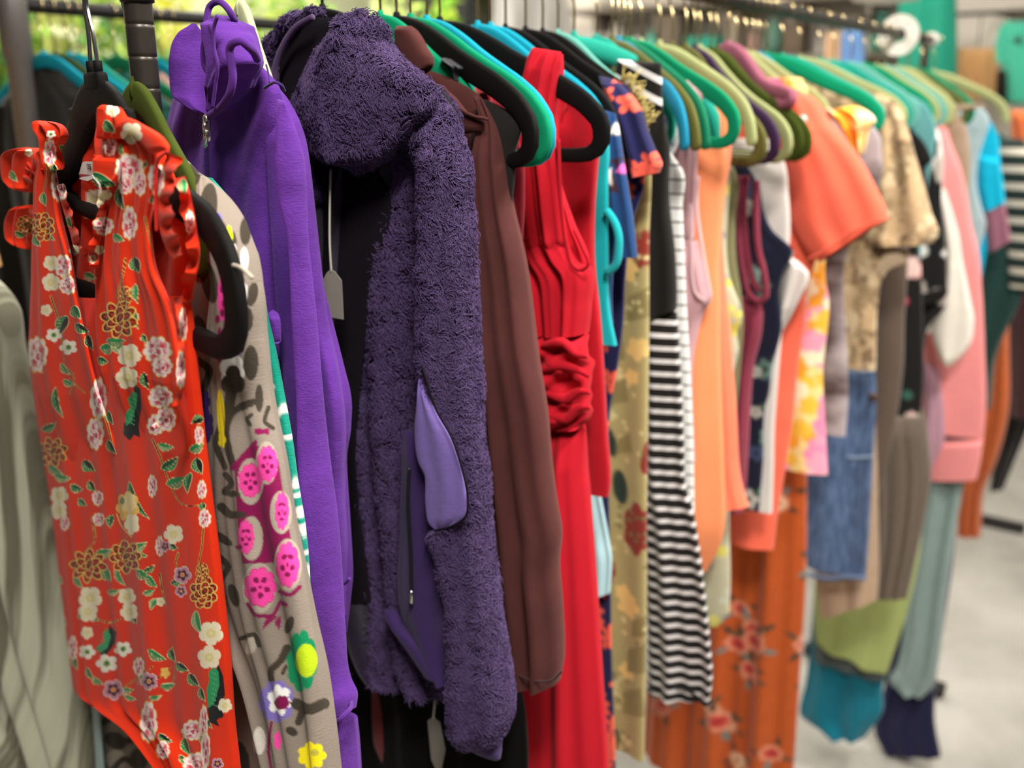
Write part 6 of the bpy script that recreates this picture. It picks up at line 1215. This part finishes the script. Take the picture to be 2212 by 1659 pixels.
# blue and peach cloths beyond the hooks
def drape(name, label, cat, x0, x1, y0, y1, X, colr, t=.03, turn=-12):
    pl = Pl(X, turn, onX((x0 + x1) / 2, y0, X)[1]); _sd[0] += 1
    o_ = root(name, label, cat, loft(pl, [(x0, y0, x1, y0), (x0 - 2, (y0 + y1) / 2, x1 + 2, (y0 + y1) / 2), (x0, y1, x1, y1)], t=t, rows=40, seg=60, folds=[(.02, 2.6, _sd[0], .4, .3)], seed=_sd[0]), fabric('drape_' + name, colr))
    tq = pl.pt((x0 + x1) / 2, y0 + 1); build(tube([tq - [0, 0, .02], (tq[0], tq[1], max(ZDR, tq[2] + .03) + .005)], .003, 6), 'hook', m_blk, o_); return o_
drape('blue_scarf', 'sky blue scarf hanging behind the hooks near the size divider', 'scarf', 1818, 1868, 66, 190, 6.3, '7aa5dc')
drape('peach_scarf', 'peach scarf beside the sky blue one', 'scarf', 1786, 1818, 70, 190, 6.3, 'e6bd94')
drape('teal_curtain', 'tall teal curtain panel behind the end of the rack', 'curtain', 1945, 2062, -60, 200, 6.3, '2fa488', .04)
drape('tan_fringe', 'tan fringed wrap hanging on the white wall', 'wrap', 2072, 2152, 104, 215, 6.3, 'c99a66', .03)
drape('black_shorts', 'black shorts hung beside the tan fringed wrap', 'shorts', 2148, 2186, 150, 224, 6.3, '2c2822', .03)
pl = Pl(6.28, -12, onX(2190, 100, 6.28)[1])
o = root('mint_tee', 'mint green tee hung high at the right edge', 't-shirt', loft(pl, [(2170, 46, 2260, 46), (2160, 60, 2280, 60), (2164, 130, 2280, 130), (2172, 220, 2280, 220)], t=.03, rows=40, seg=50, folds=[(.012, 2.6, 0, .4, .3)]), fabric('mint_cotton', '4fbfa0'))
part('sleeve', loft(pl, [(2158, 60, 2180, 70), (2148, 110, 2172, 120), (2150, 132, 2176, 140)], t=.03, rows=30, seg=30), MATS['mint_cotton'], o)
part('chest_print', lathe([(.001, -.002), (.018, -.002), (.018, .002), (.001, .002)], pl.pt(2198, 86, -.045), 16, axis='x'), plain('dark_print', '3a4a3a', .7), o)
pq = drape('patterned_top', 'white and green patterned top below the mint tee at the right edge', 'top', 2184, 2240, 205, 300, 6.3, 'b9c4b4', .03)
wsh = build(box((XW - .16, .4, H + .52), (.2, 1.6, .04), bev=.004), 'wall_ledge', plain('ledge_white', 'cfc5b8', .6), smooth=False); tag(wsh, 'pale ledge on the right-hand wall', 'shelf')
lampx = onX(1915, -4, 5.6); lp = empty('paper_lamp', lampx + np.array([0, 0, .1])); tag(lp, 'white paper lamp shade hanging above the far end of the rack', 'lamp')
build(lathe([(.03, -.09), (.16, -.07), (.24, 0), (.18, .08), (.03, .1)], lampx + np.array([0, 0, .06]), 28), 'lamp_shade', plain('paper_white', 'fbf6ee', .6), lp)
build(tube([lampx + np.array([0, 0, .15]), (lampx[0], lampx[1], CZ)], .004, 8), 'cord', m_blk, lp)

# ------------------------------------------------------------------ lights, world, camera
m_em = plain('diffuser', 'fff4e2', .4, emit=3.0)
for k, (x, y, w) in enumerate(((-.35, -.5, LW[0]), (1.4, -.55, LW[1]), (3.5, -.6, LW[2]), (1.8, 2.4, LW[3]), (4.8, 2.2, LW[4]))):
    e = build(box((x, y, CZ - .015), (1.3, .66, .03), bev=.004), 'ceiling_light', plain('light_frame', 'e8e8e4', .4), smooth=False)
    tag(e, ['long ceiling light over the floral dress end', 'long ceiling light over the middle of the rack', 'long ceiling light over the far end', 'ceiling light over the rack behind', 'ceiling light near the right-hand wall'][k], 'ceiling light')
    build(box((x, y, CZ - .032), (1.2, .58, .006)), 'light_panel', m_em, e, smooth=False)
    L = bpy.data.lights.new('ceiling_lamp', 'AREA'); L.shape = 'RECTANGLE'; L.size = .8; L.size_y = .3; L.energy = w; L.color = (1, .96, .915)
    lo = bpy.data.objects.new('ceiling_lamp', L); lo.location = (x, y, CZ - .045); link(lo)
S = bpy.data.lights.new('daylight', 'AREA'); S.shape = 'RECTANGLE'; S.size = 6; S.size_y = 1.5; S.energy = LW[5]; S.color = (1, .98, .9)
so = bpy.data.objects.new('daylight', S); so.location = ((wl + wr) / 2, YW + .4, 3.6); so.rotation_euler = (math.radians(28), 0, 0); link(so)
wd = bpy.data.worlds.new('World'); scn.world = wd; wd.use_nodes = True; bg = wd.node_tree.nodes['Background']; bg.inputs[0].default_value = (1.0, .95, .88, 1); bg.inputs[1].default_value = WS
cam = bpy.data.cameras.new('Camera'); cam.sensor_width = 36; cam.sensor_fit = 'HORIZONTAL'; cam.lens = FPX * 36 / W; cam.clip_start = .02; cam.clip_end = 60
cam.dof.use_dof = True; cam.dof.focus_distance = .83; cam.dof.aperture_fstop = 3.5
co = bpy.data.objects.new('Camera', cam); m = Matrix.Identity(4)
for i in range(3): m[i][0] = RT[i]; m[i][1] = UP[i]; m[i][2] = -FW[i]; m[i][3] = CAM[i]
co.matrix_world = m; link(co); scn.camera = co
scn.view_settings.view_transform = 'Standard'; scn.view_settings.look = 'None'; scn.view_settings.exposure = EXPO; scn.view_settings.gamma = 1.0
scn.cycles.max_bounces = 6; scn.cycles.diffuse_bounces = 2; scn.cycles.glossy_bounces = 2; scn.cycles.transparent_max_bounces = 6; scn.cycles.use_denoising = True; scn.cycles.caustics_reflective = False; scn.cycles.caustics_refractive = False
